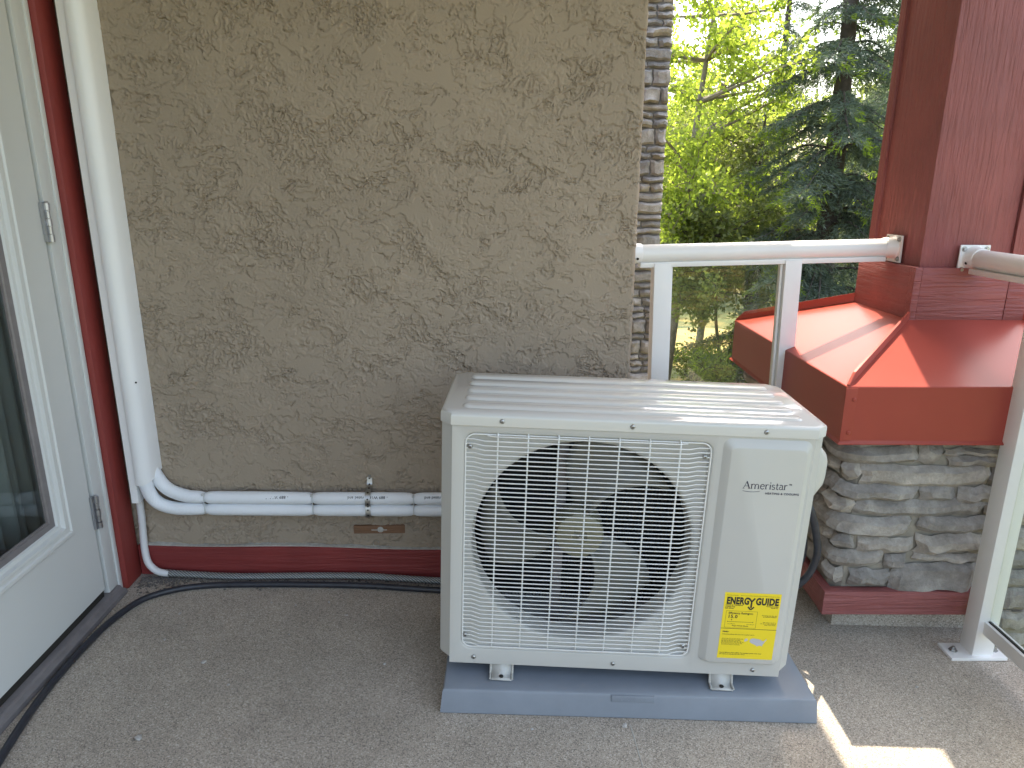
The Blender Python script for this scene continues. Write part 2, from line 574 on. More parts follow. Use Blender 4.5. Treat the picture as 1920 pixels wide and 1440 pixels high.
# ------------------------------------------------------------------ stucco wall with trowelled relief
wall = tag(empty('stucco_wall', (0, YW, 0)), 'taupe trowel-textured stucco wall behind the white outdoor unit', 'wall')
x0, x1, z0, z1 = -1.20, 0.448, 0.02, 1.90
st = 0.0022
nx = int((x1 - x0) / st)
nz = int((z1 - z0) / st)
X, Z = np.meshgrid(np.linspace(x0, x1, nx + 1), np.linspace(z0, z1, nz + 1))
wx = X + 0.060 * (fbm(X * 8, Z * 8, 3, 3) - 0.5) + 0.026 * (fbm(X * 42, Z * 42, 31, 3) - 0.5)
wz = Z + 0.060 * (fbm(X * 8 + 40, Z * 8, 7, 3) - 0.5) + 0.026 * (fbm(X * 42, Z * 42 + 9, 37, 3) - 0.5)
a1 = fbm(wx * 7.5 + 3, wz * 13.0, 21, 5, 0.62)
p1 = sstep(0.476, 0.484, a1)
a2 = fbm(wx * 15 + 90, wz * 25 + 30, 51, 5, 0.62)
p2 = sstep(0.520, 0.528, a2)
a3 = fbm(wx * 9 + 190, wz * 15 + 130, 61, 5, 0.62)
ridge = np.exp(-((a3 - 0.52) / 0.0045) ** 2) + 0.8 * np.exp(-((a3 - 0.455) / 0.004) ** 2)
crumb = fbm(wx * 160, wz * 160, 71, 2, 0.6)
zone = sstep(0.42, 0.52, fbm(X * 9 + 11, Z * 12 + 5, 81, 4))
pit = sstep(0.48, 0.58, crumb) * (1 - p1 * 0.75) * (0.15 + 0.85 * zone)
h = 0.0045 * p1 + 0.0036 * p2 * (1 - 0.4 * p1) - 0.0042 * ridge + 0.0044 * pit + 0.0009 * (fbm(X * 3, Z * 3, 91, 2) - 0.5)
Y = -h
edge = np.clip((X - (x1 - 0.012)) / 0.012, 0, 1)
Y = Y + 0.010 * edge ** 2.2
Xd = X + np.where(np.arange(nx + 1)[None, :] == nx, 0.006 * (fbm(Z * 30, X * 0 + 2, 5, 3) - 0.5), 0)
V = np.stack([Xd, Y, Z], -1).reshape(-1, 3)
W1 = nx + 1
idx = (np.arange(nz)[:, None] * W1 + np.arange(nx)[None, :]).ravel()
F = np.stack([idx, idx + 1, idx + W1 + 1, idx + W1], 1)
# return face at the free end of the wall
endc = np.arange(nz + 1) * W1 + nx
Ve = V[endc].copy()
Ve[:, 1] = 0.25
o_ = len(V)
V = np.vstack([V, Ve])
e = np.arange(nz)
F = np.vstack([F, np.stack([endc[:-1], o_ + e, o_ + e + 1, endc[1:]], 1)])
def np_mesh(name, V, F):
    me = bpy.data.meshes.new(name)
    k = F.shape[1]
    me.vertices.add(len(V))
    me.vertices.foreach_set('co', np.asarray(V, dtype=np.float32).ravel())
    me.loops.add(F.size)
    me.loops.foreach_set('vertex_index', np.asarray(F, dtype=np.int32).ravel())
    me.polygons.add(len(F))
    me.polygons.foreach_set('loop_start', np.arange(0, F.size, k, dtype=np.int32))
    me.polygons.foreach_set('loop_total', np.full(len(F), k, dtype=np.int32))
    me.update(calc_edges=True)
    return me
link('stucco_face', np_mesh('stucco_face', V, F), 'stucco', wall, True, 70)
MB().box(-1.45, 0.43, 0.012, 0.24, -0.25, 2.60).build('wall_core', 'stucco', wall)
MB().box(-1.2, 0.448, -0.0015, 0.010, 1.902, 2.598).build('upper_stucco', 'stucco', wall)
# red baseboard and its ragged caulk
m = MB()
n_ = 40
def bb(x, k):
    return fz(x) + 0.111 + 0.003 * math.sin(x * 9 + 1)
lo, up_, bk, bo = [], [], [], []
for i in range(n_ + 1):
    x = -1.176 + i * (0.436 + 1.176) / n_
    lo.append((x, -0.022, fz(x) + 0.004))
    up_.append((x, -0.022, bb(x, 0) - 0.004))
    bk.append((x, -0.016, bb(x, 0)))
    bo.append((x, -0.001, bb(x, 0)))
m.loops([lo, up_, bk, bo], False)
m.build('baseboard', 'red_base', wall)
m = MB()
c1, c2, c3 = [], [], []
for i in range(140):
    x = -1.17 + i * 1.55 / 139
    w = 0.0010 + 0.006 * max(0, fbm(np.array([x * 14.0]), np.array([3.0]), 33, 4)[0] - 0.34) * 2
    zt = bb(x, 0)
    c1.append((x, -0.0175, zt - 0.003 - w * 0.4))
    c2.append((x, -0.0155 - 0.002, zt + w * 0.6))
    c3.append((x, -0.003, zt + 0.001 + w * 1.2))
m.loops([c1, c2, c3], False)
m.build('caulk_line', 'caulk', wall)
# bare wood blocking set into the stucco with an old nail hole
m = MB().box(-0.462, -0.290, -0.010, 0.004, 0.172, 0.201, 0.002)
m.build('wood_patch', 'wood', wall)
m = MB()
m.tube([(-0.372, -0.010, 0.186), (-0.372, -0.0135, 0.186)], [0.011, 0.006], 9)
m.box(-0.402, -0.350, -0.0118, -0.0098, 0.184, 0.1875, 0.0006)
m.build('wood_patch_putty', 'caulk', wall)

bw = MB().box(-3.2, 0.415, YW + 0.245, 6.6, GZ - 0.3, 2.599).build('building_wing', 'stucco')
tag(bw, 'plain stucco building wing behind the textured wall', 'building')

# ------------------------------------------------------------------ door wall and patio door
dw = tag(empty('door_wall', (-1.2, 1.0, 0)), 'wall with the white patio door, meeting the stucco wall at the corner', 'wall')
m = MB()
m.box(-0.28, -0.004, 1.06, 1.17, -0.25, 2.60)
m.build('corner_wall', 'stucco', dw)
MB().box(-0.28, -0.004, -3.4, 0.02, -0.25, 2.60).build('side_wall', 'stucco', dw)
MB().box(-0.28, -0.004, 0.021, 1.059, 2.16, 2.60).build('lintel_wall', 'stucco', dw)

dr = tag(empty('patio_door', (-1.2, 1.5, 0.0)), 'white glazed patio door with red side trim and two exposed hinges', 'door')
# local: x out of the wall (+), y along the wall, z up ; world = local + (-1.2, 1.5, 0)
def Dy(y):
    return y - 1.5
zfl = fz(-1.19)
m = MB().box(-0.003, 0.021, Dy(2.064), Dy(2.1535), zfl + 0.002, 2.25, 0.0025)
m.build('trim_board', 'red_trim', dr)
MB().box(-0.003, 0.018, Dy(2.1545), Dy(2.171), zfl + 0.002, zfl + 0.105, 0.002).build('corner_baseboard', 'red_base', dr)
m = MB()
m.box(-0.05, 0.000, Dy(1.9940), Dy(2.045), zfl + 0.03, 2.12, 0.002)
m.build('jamb', 'white_door', dr)
m = MB().box(-0.05, 0.005, Dy(2.0455), Dy(2.0635), zfl + 0.006, 2.14, 0.004)
m.build('brick_mould', 'white_door', dr)
MB().box(-0.06, -0.034, Dy(1.970), Dy(1.9935), zfl + 0.03, 2.12).build('weatherstrip', 'brown_gap', dr)
# leaf as a mitred frame round the glass
LY0, LY1, LZ0, LZ1 = 1.05, 1.980, zfl + 0.052, 2.11
GY0, GY1, GZ0, GZ1 = 1.17, 1.868, 0.335, 1.98
def rl(y0, y1, z0_, z1_, x):
    return [(x, Dy(y0), z0_), (x, Dy(y1), z0_), (x, Dy(y1), z1_), (x, Dy(y0), z1_)]
m = MB()
m.loops([rl(GY0, GY1, GZ0, GZ1, -0.045), rl(LY0, LY1, LZ0, LZ1, -0.045), rl(LY0, LY1, LZ0, LZ1, -0.005), rl(LY0 + .002, LY1 - .002, LZ0 + .002, LZ1 - .002, -0.003), rl(GY0, GY1, GZ0, GZ1, -0.003), rl(GY0, GY1, GZ0, GZ1, -0.045)], True)
leaf = m.build('door_leaf', 'white_door', dr)
m = MB()
prof = [(0.0, -0.003), (0.0, 0.006), (0.004, 0.009), (0.013, 0.009), (0.016, 0.004), (0.024, 0.004), (0.027, 0.0065), (0.034, 0.0055), (0.038, -0.004), (0.047, -0.006), (0.050, -0.012)]
m.loops([rl(GY0 + a, GY1 - a, GZ0 + a, GZ1 - a, x) for a, x in prof], True)
m.build('glazing_bead', 'white_door', leaf, angle=25)
m = MB()
prof = [(0.050, -0.012), (0.053, -0.013), (0.062, -0.017), (0.064, -0.021), (0.070, -0.022), (0.070, -0.025)]
m.loops([rl(GY0 + a, GY1 - a, GZ0 + a, GZ1 - a, x) for a, x in prof], True)
m.build('glass_spacer', 'sill', leaf)
MB().box(-0.030, -0.024, Dy(GY0 + .05), Dy(GY1 - .05), GZ0 + .05, GZ1 - .05).build('glass_pane', 'door_glass', leaf)
MB().box(-0.045, -0.007, Dy(LY0), Dy(1.975), zfl + 0.03, LZ0 - 0.001).build('door_sweep', 'dark', dr)
m = MB()
sp = [(-0.05, zfl + 0.032), (-0.004, zfl + 0.029), (0.008, zfl + 0.026), (0.012, zfl + 0.019), (0.026, zfl + 0.015), (0.028, zfl + 0.002), (-0.05, zfl - 0.01)]
m.loops([[(x, Dy(1.0), z) for x, z in sp], [(x, Dy(2.044), z) for x, z in sp]], True, True, True)
m.build('threshold', 'sill', dr, angle=20)
def hinge(zc):
    hg = empty('hinge', (0.010, Dy(1.987), zc))
    hg.parent = dr
    for k in range(5):
        a, b = -0.052 + k * 0.0208, -0.052 + (k + 1) * 0.0208 - 0.0018
        MB().tube([(0, 0, a), (0, 0, b)], 0.0074 if k % 2 == 0 else 0.0060, 12).build('knuckle', 'nickel', hg)
    MB().tube([(0, 0, 0.0515), (0, 0, 0.0545)], [0.0070, 0.0045], 12).build('pin_cap', 'nickel', hg)
    MB().box(-0.012, -0.004, -0.014, 0.0, -0.052, 0.052).build('hinge_leaf', 'nickel', hg)
hinge(1.202)
hinge(0.345)
hinge(1.98)

# room behind the glass
m = MB()
m.box(-4.6, -1.47, -0.6, 2.40, -0.10, 2.55)
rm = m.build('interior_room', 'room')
rm.data.polygons[5].select = False
bmx = bmesh.new()
bmx.from_mesh(rm.data)
bmesh.ops.delete(bmx, geom=[f for f in bmx.faces if f.calc_center_median().x > -1.5], context='FACES')
bmx.to_mesh(rm.data)
bmx.free()
kind(rm, 'structure')
m = MB()
cl = []
for k in range(90):
    y = 1.60 + k * 0.0056
    cl.append((-1.36 + 0.022 * math.sin(k * 0.75) + 0.008 * math.sin(k * 0.31), y))
m.loops([[(x, y, 0.06) for x, y in cl], [(x, y, 2.2) for x, y in cl]], False)
cur = m.build('curtain', 'curtain', angle=80)
tag(cur, 'grey pleated curtain hanging behind the patio door glass', 'curtain')
sol = cur.modifiers.new('thick', 'SOLIDIFY')
sol.thickness = 0.002

# ------------------------------------------------------------------ line-set cover, pipes, hoses
lc = tag(empty('pipe_cover', (-1.11, 2.165, 0.32)), 'tall white plastic pipe cover running up the corner beside the red trim', 'pipe cover')
def LL(p):
    return (p[0] + 1.11, p[1] - 2.165, p[2] - 0.32)
m = MB()
v = [LL(p) for p in [(-1.150, 2.106, .317), (-1.1285, 2.106, .317), (-1.1285, 2.166, .317), (-1.150, 2.166, .317)]]
w = [(a, b, 2.27) for a, b, c in v]
m.loops([[(a * .96, b, c) for a, b, c in v], [(a, b, c + .002) for a, b, c in v], w], True, True, True)
m.build('base_strip', 'white_pvc', lc)
dome = [(-1.1275, 2.166), (-1.1275, 2.103), (-1.123, 2.095), (-1.114, 2.090), (-1.102, 2.089), (-1.090, 2.092), (-1.080, 2.101), (-1.0755, 2.114), (-1.072, 2.130), (-1.070, 2.150), (-1.069, 2.166)]
m = MB()
bot = [LL((x, y, .378 + 0.30 * (y - 2.088) + 0.18 * (x + 1.1375))) for x, y in dome]
top = [LL((x, y, 2.59)) for x, y in dome]
ins = [(a * .9 + .0002, b * .93, c + .002) for a, b, c in bot]
m.loops([ins, bot, top], False)
m.build('cover_shell', 'white_pvc', lc, angle=30)
MB().tube([LL((-1.0805, 2.1014, .72)), LL((-1.0790, 2.1000, .72))], 0.003, 8).build('cover_hole', 'dark', lc)

TIES = (-0.927, -0.58, -0.253)
def pipe(name, label, zoff, start, bend):
    pts = spline([start, (start[0], start[1], start[2] - 0.06)] + bend + [(-0.927, 2.132, 0.304 + zoff), (-0.75, 2.131, 0.301 + zoff), (-0.58, 2.132, 0.297 + zoff), (-0.40, 2.131, 0.295 + zoff), (-0.253, 2.132, 0.292 + zoff), (0.05, 2.130, 0.288 + zoff), (0.45, 2.10, 0.280 + zoff), (0.60, 2.04, 0.272 + zoff), (0.655, 1.96, 0.268 + zoff)], 26)
    rad = []
    for p in pts:
        r = 0.0208
        for t in TIES:
            d = abs(p.x - t)
            r *= 1 - 0.20 * math.exp(-(d / 0.006) ** 2) - 0.12 * math.exp(-(d / 0.020) ** 2)
        r *= 1 - 0.05 * math.exp(-((p.x + 0.40) / 0.012) ** 2)
        rad.append(r)
    o = MB().tube(pts, rad, 18).build(name, 'foam')
    return tag(o, label, 'pipe')
pu = pipe('insulated_pipe', 'upper white foam-insulated pipe with printed lettering along the wall', 0.0205, (-1.0945, 2.1435, 0.50), [(-1.088, 2.143, 0.415), (-1.052, 2.138, 0.358), (-0.995, 2.134, 0.331)])
pl = pipe('insulated_pipe', 'lower white foam-insulated pipe bending out of the pipe cover', -0.0205, (-1.105, 2.1165, 0.50), [(-1.104, 2.118, 0.38), (-1.085, 2.125, 0.318), (-1.03, 2.129, 0.289)])
# printed lettering, upside down, wrapped on the foam
def pipe_text(body, xc, zc):
    v, f = text_mesh(body, 0.013, 0.0002, 'CENTER', 0.0, 1.05)
    out = []
    for x, y, z in v:
        a = R(38) + (y - 0.004) / 0.0213
        out.append((xc - x, 2.1315 - 0.0214 * math.cos(a), zc + 0.0214 * math.sin(a) * 1.0))
    # rotated by 180 degrees: mirror the angle about the line centre
    out = [(xc - x, 2.1315 - 0.0214 * math.cos(R(30) - (y - 0.004) / 0.0214), zc + 0.0214 * math.sin(R(30) - (y - 0.004) / 0.0214)) for x, y, z in v]
    MB().add(out, f).build('printed_lettering', 'ink', pu, recalc=False)
pipe_text('- 889 W1619 rated and', -0.72, 0.3195)
pipe_text('- 889 W1619 rated and', -0.40, 0.3155)
pipe_text('rated and', -0.19, 0.313)
tl = ['near the bend under the pipe cover', 'midway between the pipe cover and the metal strap', 'between the metal strap and the outdoor unit']
for t, (x, lb) in enumerate(zip(TIES, tl)):
    zc = 0.304 - (x + 0.927) * 0.018
    pts = []
    rr = 0.0150
    for k in range(29):
        a = 2 * math.pi * k / 28
        c = math.cos(a)
        s_ = math.sin(a)
        pts.append((x, 2.132 + c * (rr + 0.001), zc + s_ * rr + (0.0205 if s_ > 0 else -0.0205) * min(1, abs(s_) * 3)))
    m = MB()
    m.tube(pts, 0.0017, 6, False)
    m.box(x - 0.004, x + 0.004, 2.108, 2.116, zc + 0.034, zc + 0.041, 0.001)
    tag(m.build('cable_tie', 'tie'), 'clear cable tie pinching both white pipes, ' + lb, 'cable tie', 'cable ties on the pipes')
# perforated strap
stp = tag(empty('hanger_strap', (-0.40, 2.165, 0.365)), 'perforated galvanised strap holding both white pipes to the wall', 'strap')
path = [(2.170, 0.386), (2.166, 0.372), (2.160, 0.352), (2.145, 0.3445), (2.122, 0.339), (2.1085, 0.322), (2.1088, 0.306), (2.1125, 0.296), (2.1088, 0.284), (2.1085, 0.266), (2.121, 0.2515), (2.142, 0.2520), (2.168, 0.2535)]
sps = spline([(0, y - 2.165, z - 0.365) for y, z in path], 6)
m = MB()
m.loops([[p + Vector((-0.0085, 0, 0)) for p in sps], [p + Vector((-0.0085, -0.0012, 0.0006)) for p in sps], [p + Vector((0.0085, -0.0012, 0.0006)) for p in sps], [p + Vector((0.0085, 0, 0)) for p in sps]], False)
m.build('strap_band', 'zinc', stp)
for k in range(6, len(sps) - 8, 6):
    p = sps[k]
    t = (sps[k + 1] - sps[k - 1]).normalized()
    nrm = Vector((0, t.z, -t.y))
    if nrm.y > 0:
        nrm = -nrm
    MB().tube([p + nrm * 0.0010, p + nrm * 0.0022], 0.0032, 8).build('strap_hole', 'dark', stp)
MB().tube([(0, -0.001, 0.014), (0, -0.006, 0.014)], [0.006, 0.004], 10).build('strap_screw', 'zinc', stp)
m = MB().tube(spline([(0.010 * math.cos(a), -0.0245, 0.010 * math.sin(a)) for a in np.linspace(0.3, 5.6, 12)], 2), 0.0012, 5)
o = m.build('wire_loop', 'zinc', None)
o.location = (-0.386, YW, 0.143)
tag(o, 'small bent wire loop at the top of the red baseboard', 'wire')

# drain line: white tube into braided sleeve
dl = tag(empty('drain_hose', (-1.15, 2.14, 0.2)), 'white drain tube running into a grey braided hose along the baseboard', 'hose')
def DL(p):
    return (p[0] + 1.15, p[1] - 2.14, p[2] - 0.2)
MB().tube(spline([DL(p) for p in [(-1.146, 2.148, 0.36), (-1.148, 2.146, 0.24), (-1.150, 2.140, 0.14), (-1.140, 2.132, 0.088), (-1.112, 2.127, 0.060), (-1.075, 2.126, 0.052)]], 10), 0.0115, 14).build('tube', 'tube', dl)
MB().tube(spline([DL(p) for p in [(-1.095, 2.1265, 0.055), (-1.0, 2.128, 0.046), (-0.85, 2.122, 0.040), (-0.65, 2.126, 0.037), (-0.45, 2.128, 0.033), (-0.30, 2.120, 0.026), (-0.15, 2.110, 0.019), (0.1, 2.10, 0.010), (0.5, 2.05, -0.002), (0.68, 1.96, -0.004)]], 10), 0.0112, 14).build('braided_sleeve', 'braid', dl)
pth = [(-1.02, 0.95), (-1.085, 1.20), (-1.118, 1.345), (-1.143, 1.502), (-1.152, 1.63), (-1.150, 1.76), (-1.140, 1.87), (-1.103, 1.985), (-1.03, 2.045), (-0.93, 2.075), (-0.80, 2.084), (-0.6, 2.088), (-0.40, 2.084), (-0.18, 2.064), (0.1, 2.05), (0.45, 2.02), (0.70, 1.98)]
o = MB().tube(spline([(x, y, fz(x) + 0.0098) for x, y in pth], 8), 0.0098, 12).build('garden_hose', 'hose')
tag(o, 'black rubber hose curving along the door sill and the wall', 'hose')

# ------------------------------------------------------------------ outdoor unit
AW, AH, AD, AC_ = 0.899, 0.680, 0.366, 0.026
ac = tag(empty('air_conditioner', (0.3136, 1.5405, 0.103), (0.0015, 0.0304, -0.0543)), 'white outdoor air conditioner with wire fan grille and yellow energy label', 'air conditioner')
def octo(w, d0, d1, c, z):
    return [(-w / 2 + c, d0, z), (w / 2 - c, d0, z), (w / 2, d0 + c, z), (w / 2, d1 - c, z), (w / 2 - c, d1, z), (-w / 2 + c, d1, z), (-w / 2, d1 - c, z), (-w / 2, d0 + c, z)]
# cabinet: back, sides and chamfered corners (front is its own panel)
m = MB()
def shell(z, i=0.0):
    o8 = octo(AW - 2 * i, 0, AD, AC_, z)
    return o8[1:] + o8[:1]
m.loops([shell(0.012, 0.006), shell(0.018, 0.0), shell(0.652)], False)
m.f.append((0, 1, 2, 3, 4, 5, 6, 7))
cab = m.build('cabinet', 'ac', ac, angle=30)
for s_ in (-1, 1):
    MB().box(s_ * (AW / 2) - 0.0015, s_ * (AW / 2) + 0.0015, AC_ + 0.003, AC_ + 0.009, 0.02, 0.645, 0.001).build('panel_seam', 'ac', cab)
def rrect(x0, x1, z0, z1, r, y, k=6, ns=8):
    out = []
    cs = [(x1 - r, z1 - r, 0), (x0 + r, z1 - r, 90), (x0 + r, z0 + r, 180), (x1 - r, z0 + r, 270)]
    for q in range(4):
        cx, cz, a0 = cs[q]
        arc = [(cx + r * math.cos(R(a0 + 90 * i / k)), y, cz + r * math.sin(R(a0 + 90 * i / k))) for i in range(k + 1)]
        out += arc
        nxc = cs[(q + 1) % 4]
        e = (nxc[0] + r * math.cos(R(nxc[2])), y, nxc[1] + r * math.sin(R(nxc[2])))
        b = arc[-1]
        for i in range(1, ns):
            t = i / ns
            out.append((b[0] + (e[0] - b[0]) * t, y, b[2] + (e[2] - b[2]) * t))
    return out
FC = (-0.103, 0.343)
FR = 0.270
rx0, rx1, rz0, rz1 = -0.398, 0.192, 0.041, 0.633
m = MB()
L0 = rrect(-AW / 2 + AC_, 0.2005, 0.0, 0.652, 0.0004, 0.0)
L1 = rrect(rx0, rx1, rz0, rz1, 0.026, 0.0)
L1b = rrect(rx0 + .002, rx1 - .002, rz0 + .002, rz1 - .002, 0.025, 0.0012)
L2 = rrect(rx0 + .007, rx1 - .007, rz0 + .007, rz1 - .007, 0.022, 0.011)
L3 = rrect(rx0 + .011, rx1 - .011, rz0 + .011, rz1 - .011, 0.020, 0.013)
def ring(r, y):
    return [(FC[0] + r * math.cos(math.atan2(p[2] - FC[1], p[0] - FC[0])), y, FC[1] + r * math.sin(math.atan2(p[2] - FC[1], p[0] - FC[0]))) for p in L3]
rings = [ring(FR + .012, 0.0135), ring(FR + .005, 0.0155), ring(FR + .001, 0.021), ring(FR, 0.030), ring(FR - .002, 0.075)]
m.loops([L0, L1, L1b, L2, L3] + rings, True)
fp = m.build('front_panel', 'ac', ac, angle=50)
m = MB()
m.add([(0.2005, 0, 0), (AW / 2 - AC_, 0, 0), (AW / 2 - AC_, 0, 0.652), (0.2005, 0, 0.652)], [(0, 1, 2, 3)])
m.add([(-AW / 2 + AC_, 0, 0), (AW / 2 - AC_, 0, 0), (AW / 2 - AC_ - .002, .012, -.004), (-AW / 2 + AC_ + .002, .012, -.004)], [(0, 1, 2, 3)])
m.build('front_border', 'ac', ac)
# raised service panel
m = MB()
P = (0.2105, 0.4190, 0.0375, 0.6440)
m.loops([rrect(P[0], P[1], P[2], P[3], 0.020, 0.0005), rrect(P[0] + .003, P[1] - .003, P[2] + .002, P[3] - .003, 0.019, -0.0015), rrect(P[0] + .016, P[1] - .014, P[2] + .006, P[3] - .018, 0.014, -0.0120), rrect(P[0] + .019, P[1] - .017, P[2] + .009, P[3] - .021, 0.012, -0.0130)], True, False, True)
svc = m.build('service_panel', 'ac', ac, angle=60)
# lid
m = MB()
EX = 0.004
def lid(i, z):
    return octo(AW + 2 * EX - 2 * i, -EX + i, AD + EX - i, AC_ + 0.001, z)
m.loops([lid(0.003, 0.648), lid(0, 0.6495), lid(0, 0.671), lid(0.002, 0.6765), lid(0.008, 0.680)], True, True, True)
top_c = m.build('top_cover', 'ac_lid', ac, angle=40)
rb = None
for k in range(5):
    yc = 0.052 + k * 0.0655
    if rb is None:
        m = MB()
        def rl2(i, z):
            return [(x, y, z) for x, _, y in rrect(-0.405 + i, 0.405 - i, -0.019 + i, 0.019 - i, 0.018 - i * 0.9, 0, 5, 3)]
        m.loops([rl2(0, 0), rl2(0.003, 0.0028), rl2(0.007, 0.0048), rl2(0.011, 0.0052)], True, False, True)
        rb = m.build('rib', 'ac_lid', top_c, angle=60)
        rb.location = (0, yc, 0.6802)
    else:
        copy_obj(rb, top_c, (0, yc, 0.6802))
# screws
m = MB()
m.loops([[(r_ * math.cos(a), y, r_ * math.sin(a)) for a in np.linspace(0, 2 * math.pi, 13)[:-1]] for r_, y in ((0.0062, 0.0), (0.0060, -0.0012), (0.0046, -0.0030), (0.0022, -0.0040))], True, False, True)
scr = m.build('screw', 'zinc', ac)
m = MB()
m.box(-0.0028, 0.0028, -0.0046, -0.0036, -0.0006, 0.0006)
m.box(-0.0006, 0.0006, -0.0046, -0.0036, -0.0028, 0.0028)
slot = m.build('screw_slot', 'dark', scr)
SCREWS = [(-0.307, -EX, 0.6625), (-0.004, -EX, 0.6625), (0.305, -EX, 0.6625), (-0.361, 0, 0.019), (-0.002, 0, 0.017), (0.356, 0, 0.017), (-0.381, 0.004, 0.595), (0.172, 0.004, 0.592), (-0.384, 0.004, 0.081), (0.172, 0.004, 0.076)]
for k, p in enumerate(SCREWS):
    if k == 0:
        scr.location = p
    else:
        c = copy_obj(scr, ac, p, (0, random.uniform(0, 1.5), 0))
        copy_obj(slot, c)
# grille: each wire its own part, bent forward over the fan opening
wire = None
zs = np.linspace(0.0585, 0.6255, 50)
for k, z in enumerate(zs):
    short = k == 49
    xa, xb = (-0.340, 0.128) if short else (rx0 + 0.006, rx1 - 0.006)
    if wire is None or short:
        if short:
            pts = [(xa, -0.002, 0), (xa + .02, -0.0085, 0), (xb - .02, -0.0085, 0), (xb, -0.002, 0)]
        else:
            pts = [(xa, 0.0045, 0), (-0.371, 0.0040, 0), (-0.346, -0.0085, 0), (-0.30, -0.0095, 0), (-0.103, -0.0105, 0), (0.10, -0.0095, 0), (0.132, -0.0085, 0), (0.158, 0.0040, 0), (xb, 0.0045, 0)]
        w = MB().tube(pts, 0.00165, 6).build('grille_wire', 'wire', ac, angle=70)
        w.location = (0, 0, z)
        if wire is None:
            wire = w
    else:
        copy_obj(wire, ac, (random.uniform(-.0006, .0006), 0, z))
vw = None
for k in range(7):
    x = -0.3155 + k * 0.0711
    if vw is None:
        vw = MB().tube([(0, 0.006, 0.6325), (0, -0.003, 0.629), (0, -0.0062, 0.622), (0, -0.0072, 0.34), (0, -0.0062, 0.062), (0, -0.002, 0.052), (0, 0.006, 0.047)], 0.0021, 6).build('grille_upright', 'wire', ac, angle=70)
        vw.location = (x, 0, 0)
    else:
        copy_obj(vw, ac, (x, 0, 0))
fr_ = rrect(rx0 + .0065, rx1 - .0065, rz0 + .0065, rz1 - .0065, 0.022, 0.0035)
MB().tube(fr_ + fr_[:1], 0.0021, 6, False).build('grille_frame', 'wire', ac, angle=70)
# fan
fan = empty('fan', (FC[0], 0.058, FC[1]))
fan.parent = ac
m = MB()
def circ(r, y, n=32):
    return [(r * math.cos(2 * math.pi * i / n), y, r * math.sin(2 * math.pi * i / n)) for i in range(n)]
m.loops([circ(0.062, 0.075), circ(0.062, 0.012), circ(0.059, 0.004), circ(0.050, 0.0), circ(0.020, -0.001), circ(0.014, 0.006)], True, True, True)
m.build('fan_hub', 'hub', fan)
MB().tube([(0, 0.006, 0), (0, -0.012, 0)], 0.0055, 8).build('fan_nut', 'zinc', fan)
m = MB()
rows = []
for i in range(9):
    t = i / 8
    r_ = 0.055 + t * 0.200
    half = R(17 + 22 * t - 9 * t * t)
    sweep = R(-26 * t * t)
    row = []
    for j in range(9):
        u = j / 8 * 2 - 1
        a = sweep + u * half
        y = 0.040 + u * 0.034 * (1 - 0.25 * t) + 0.010 * (1 - u * u)
        row.append((r_ * math.cos(a), y, r_ * math.sin(a)))
    rows.append(row)
m.loops(rows, False)
bl = m.build('fan_blade', 'fan', fan, angle=80)
sd = bl.modifiers.new('thick', 'SOLIDIFY')
sd.thickness = 0.003
bl.rotation_euler = (0, -R(86), 0)
copy_obj(bl, fan, (0, 0, 0), (0, -R(203), 0))
copy_obj(bl, fan, (0, 0, 0), (0, -R(318), 0))
m = MB()
for xx in (-0.160,):
    m.box(xx, xx + 0.024, 0.165, 0.180, 0.02, 0.64, 0.002)
m.build('motor_bracket', 'sill', ac)
MB().tube([(FC[0], 0.14, FC[1]), (FC[0], 0.20, FC[1])], 0.05, 20).build('motor', 'coil_and_shade', ac)
m = MB()
m.box(-0.43, 0.195, 0.318, 0.335, 0.005, 0.645)
m.box(-0.438, -0.425, 0.04, 0.33, 0.005, 0.645)  # black liners put the deep interior shade into the cabinet walls
m.box(0.198, 0.2015, 0.016, 0.33, 0.005, 0.645)
m.box(-0.43, 0.2, 0.03, 0.33, 0.002, 0.010)
m.box(-0.43, 0.2, 0.03, 0.33, 0.640, 0.646)
for k in range(60):
    m.box(-0.425 + k * 0.0103, -0.4235 + k * 0.0103, 0.306, 0.318, 0.012, 0.638)
m.build('coil_and_shade', 'coil_and_shade', ac, smooth=False)
# valve / handle cover on the right side
m = MB()
hx = AW / 2
def hl(i, x, zt=0, zb=0):
    return [(x, y, z) for y, _, z in rrect(0.040 + i, 0.165 - i, 0.475 + i + zb, 0.620 - i - zt, 0.018, 0, 5, 2)]
m.loops([hl(0, hx - 0.002), hl(0.001, hx + 0.006), hl(0.008, hx + 0.028, 0.018, 0.024), hl(0.014, hx + 0.033, 0.022, 0.030)], True, False, True)
m.build('valve_cover', 'ac', ac, angle=50)
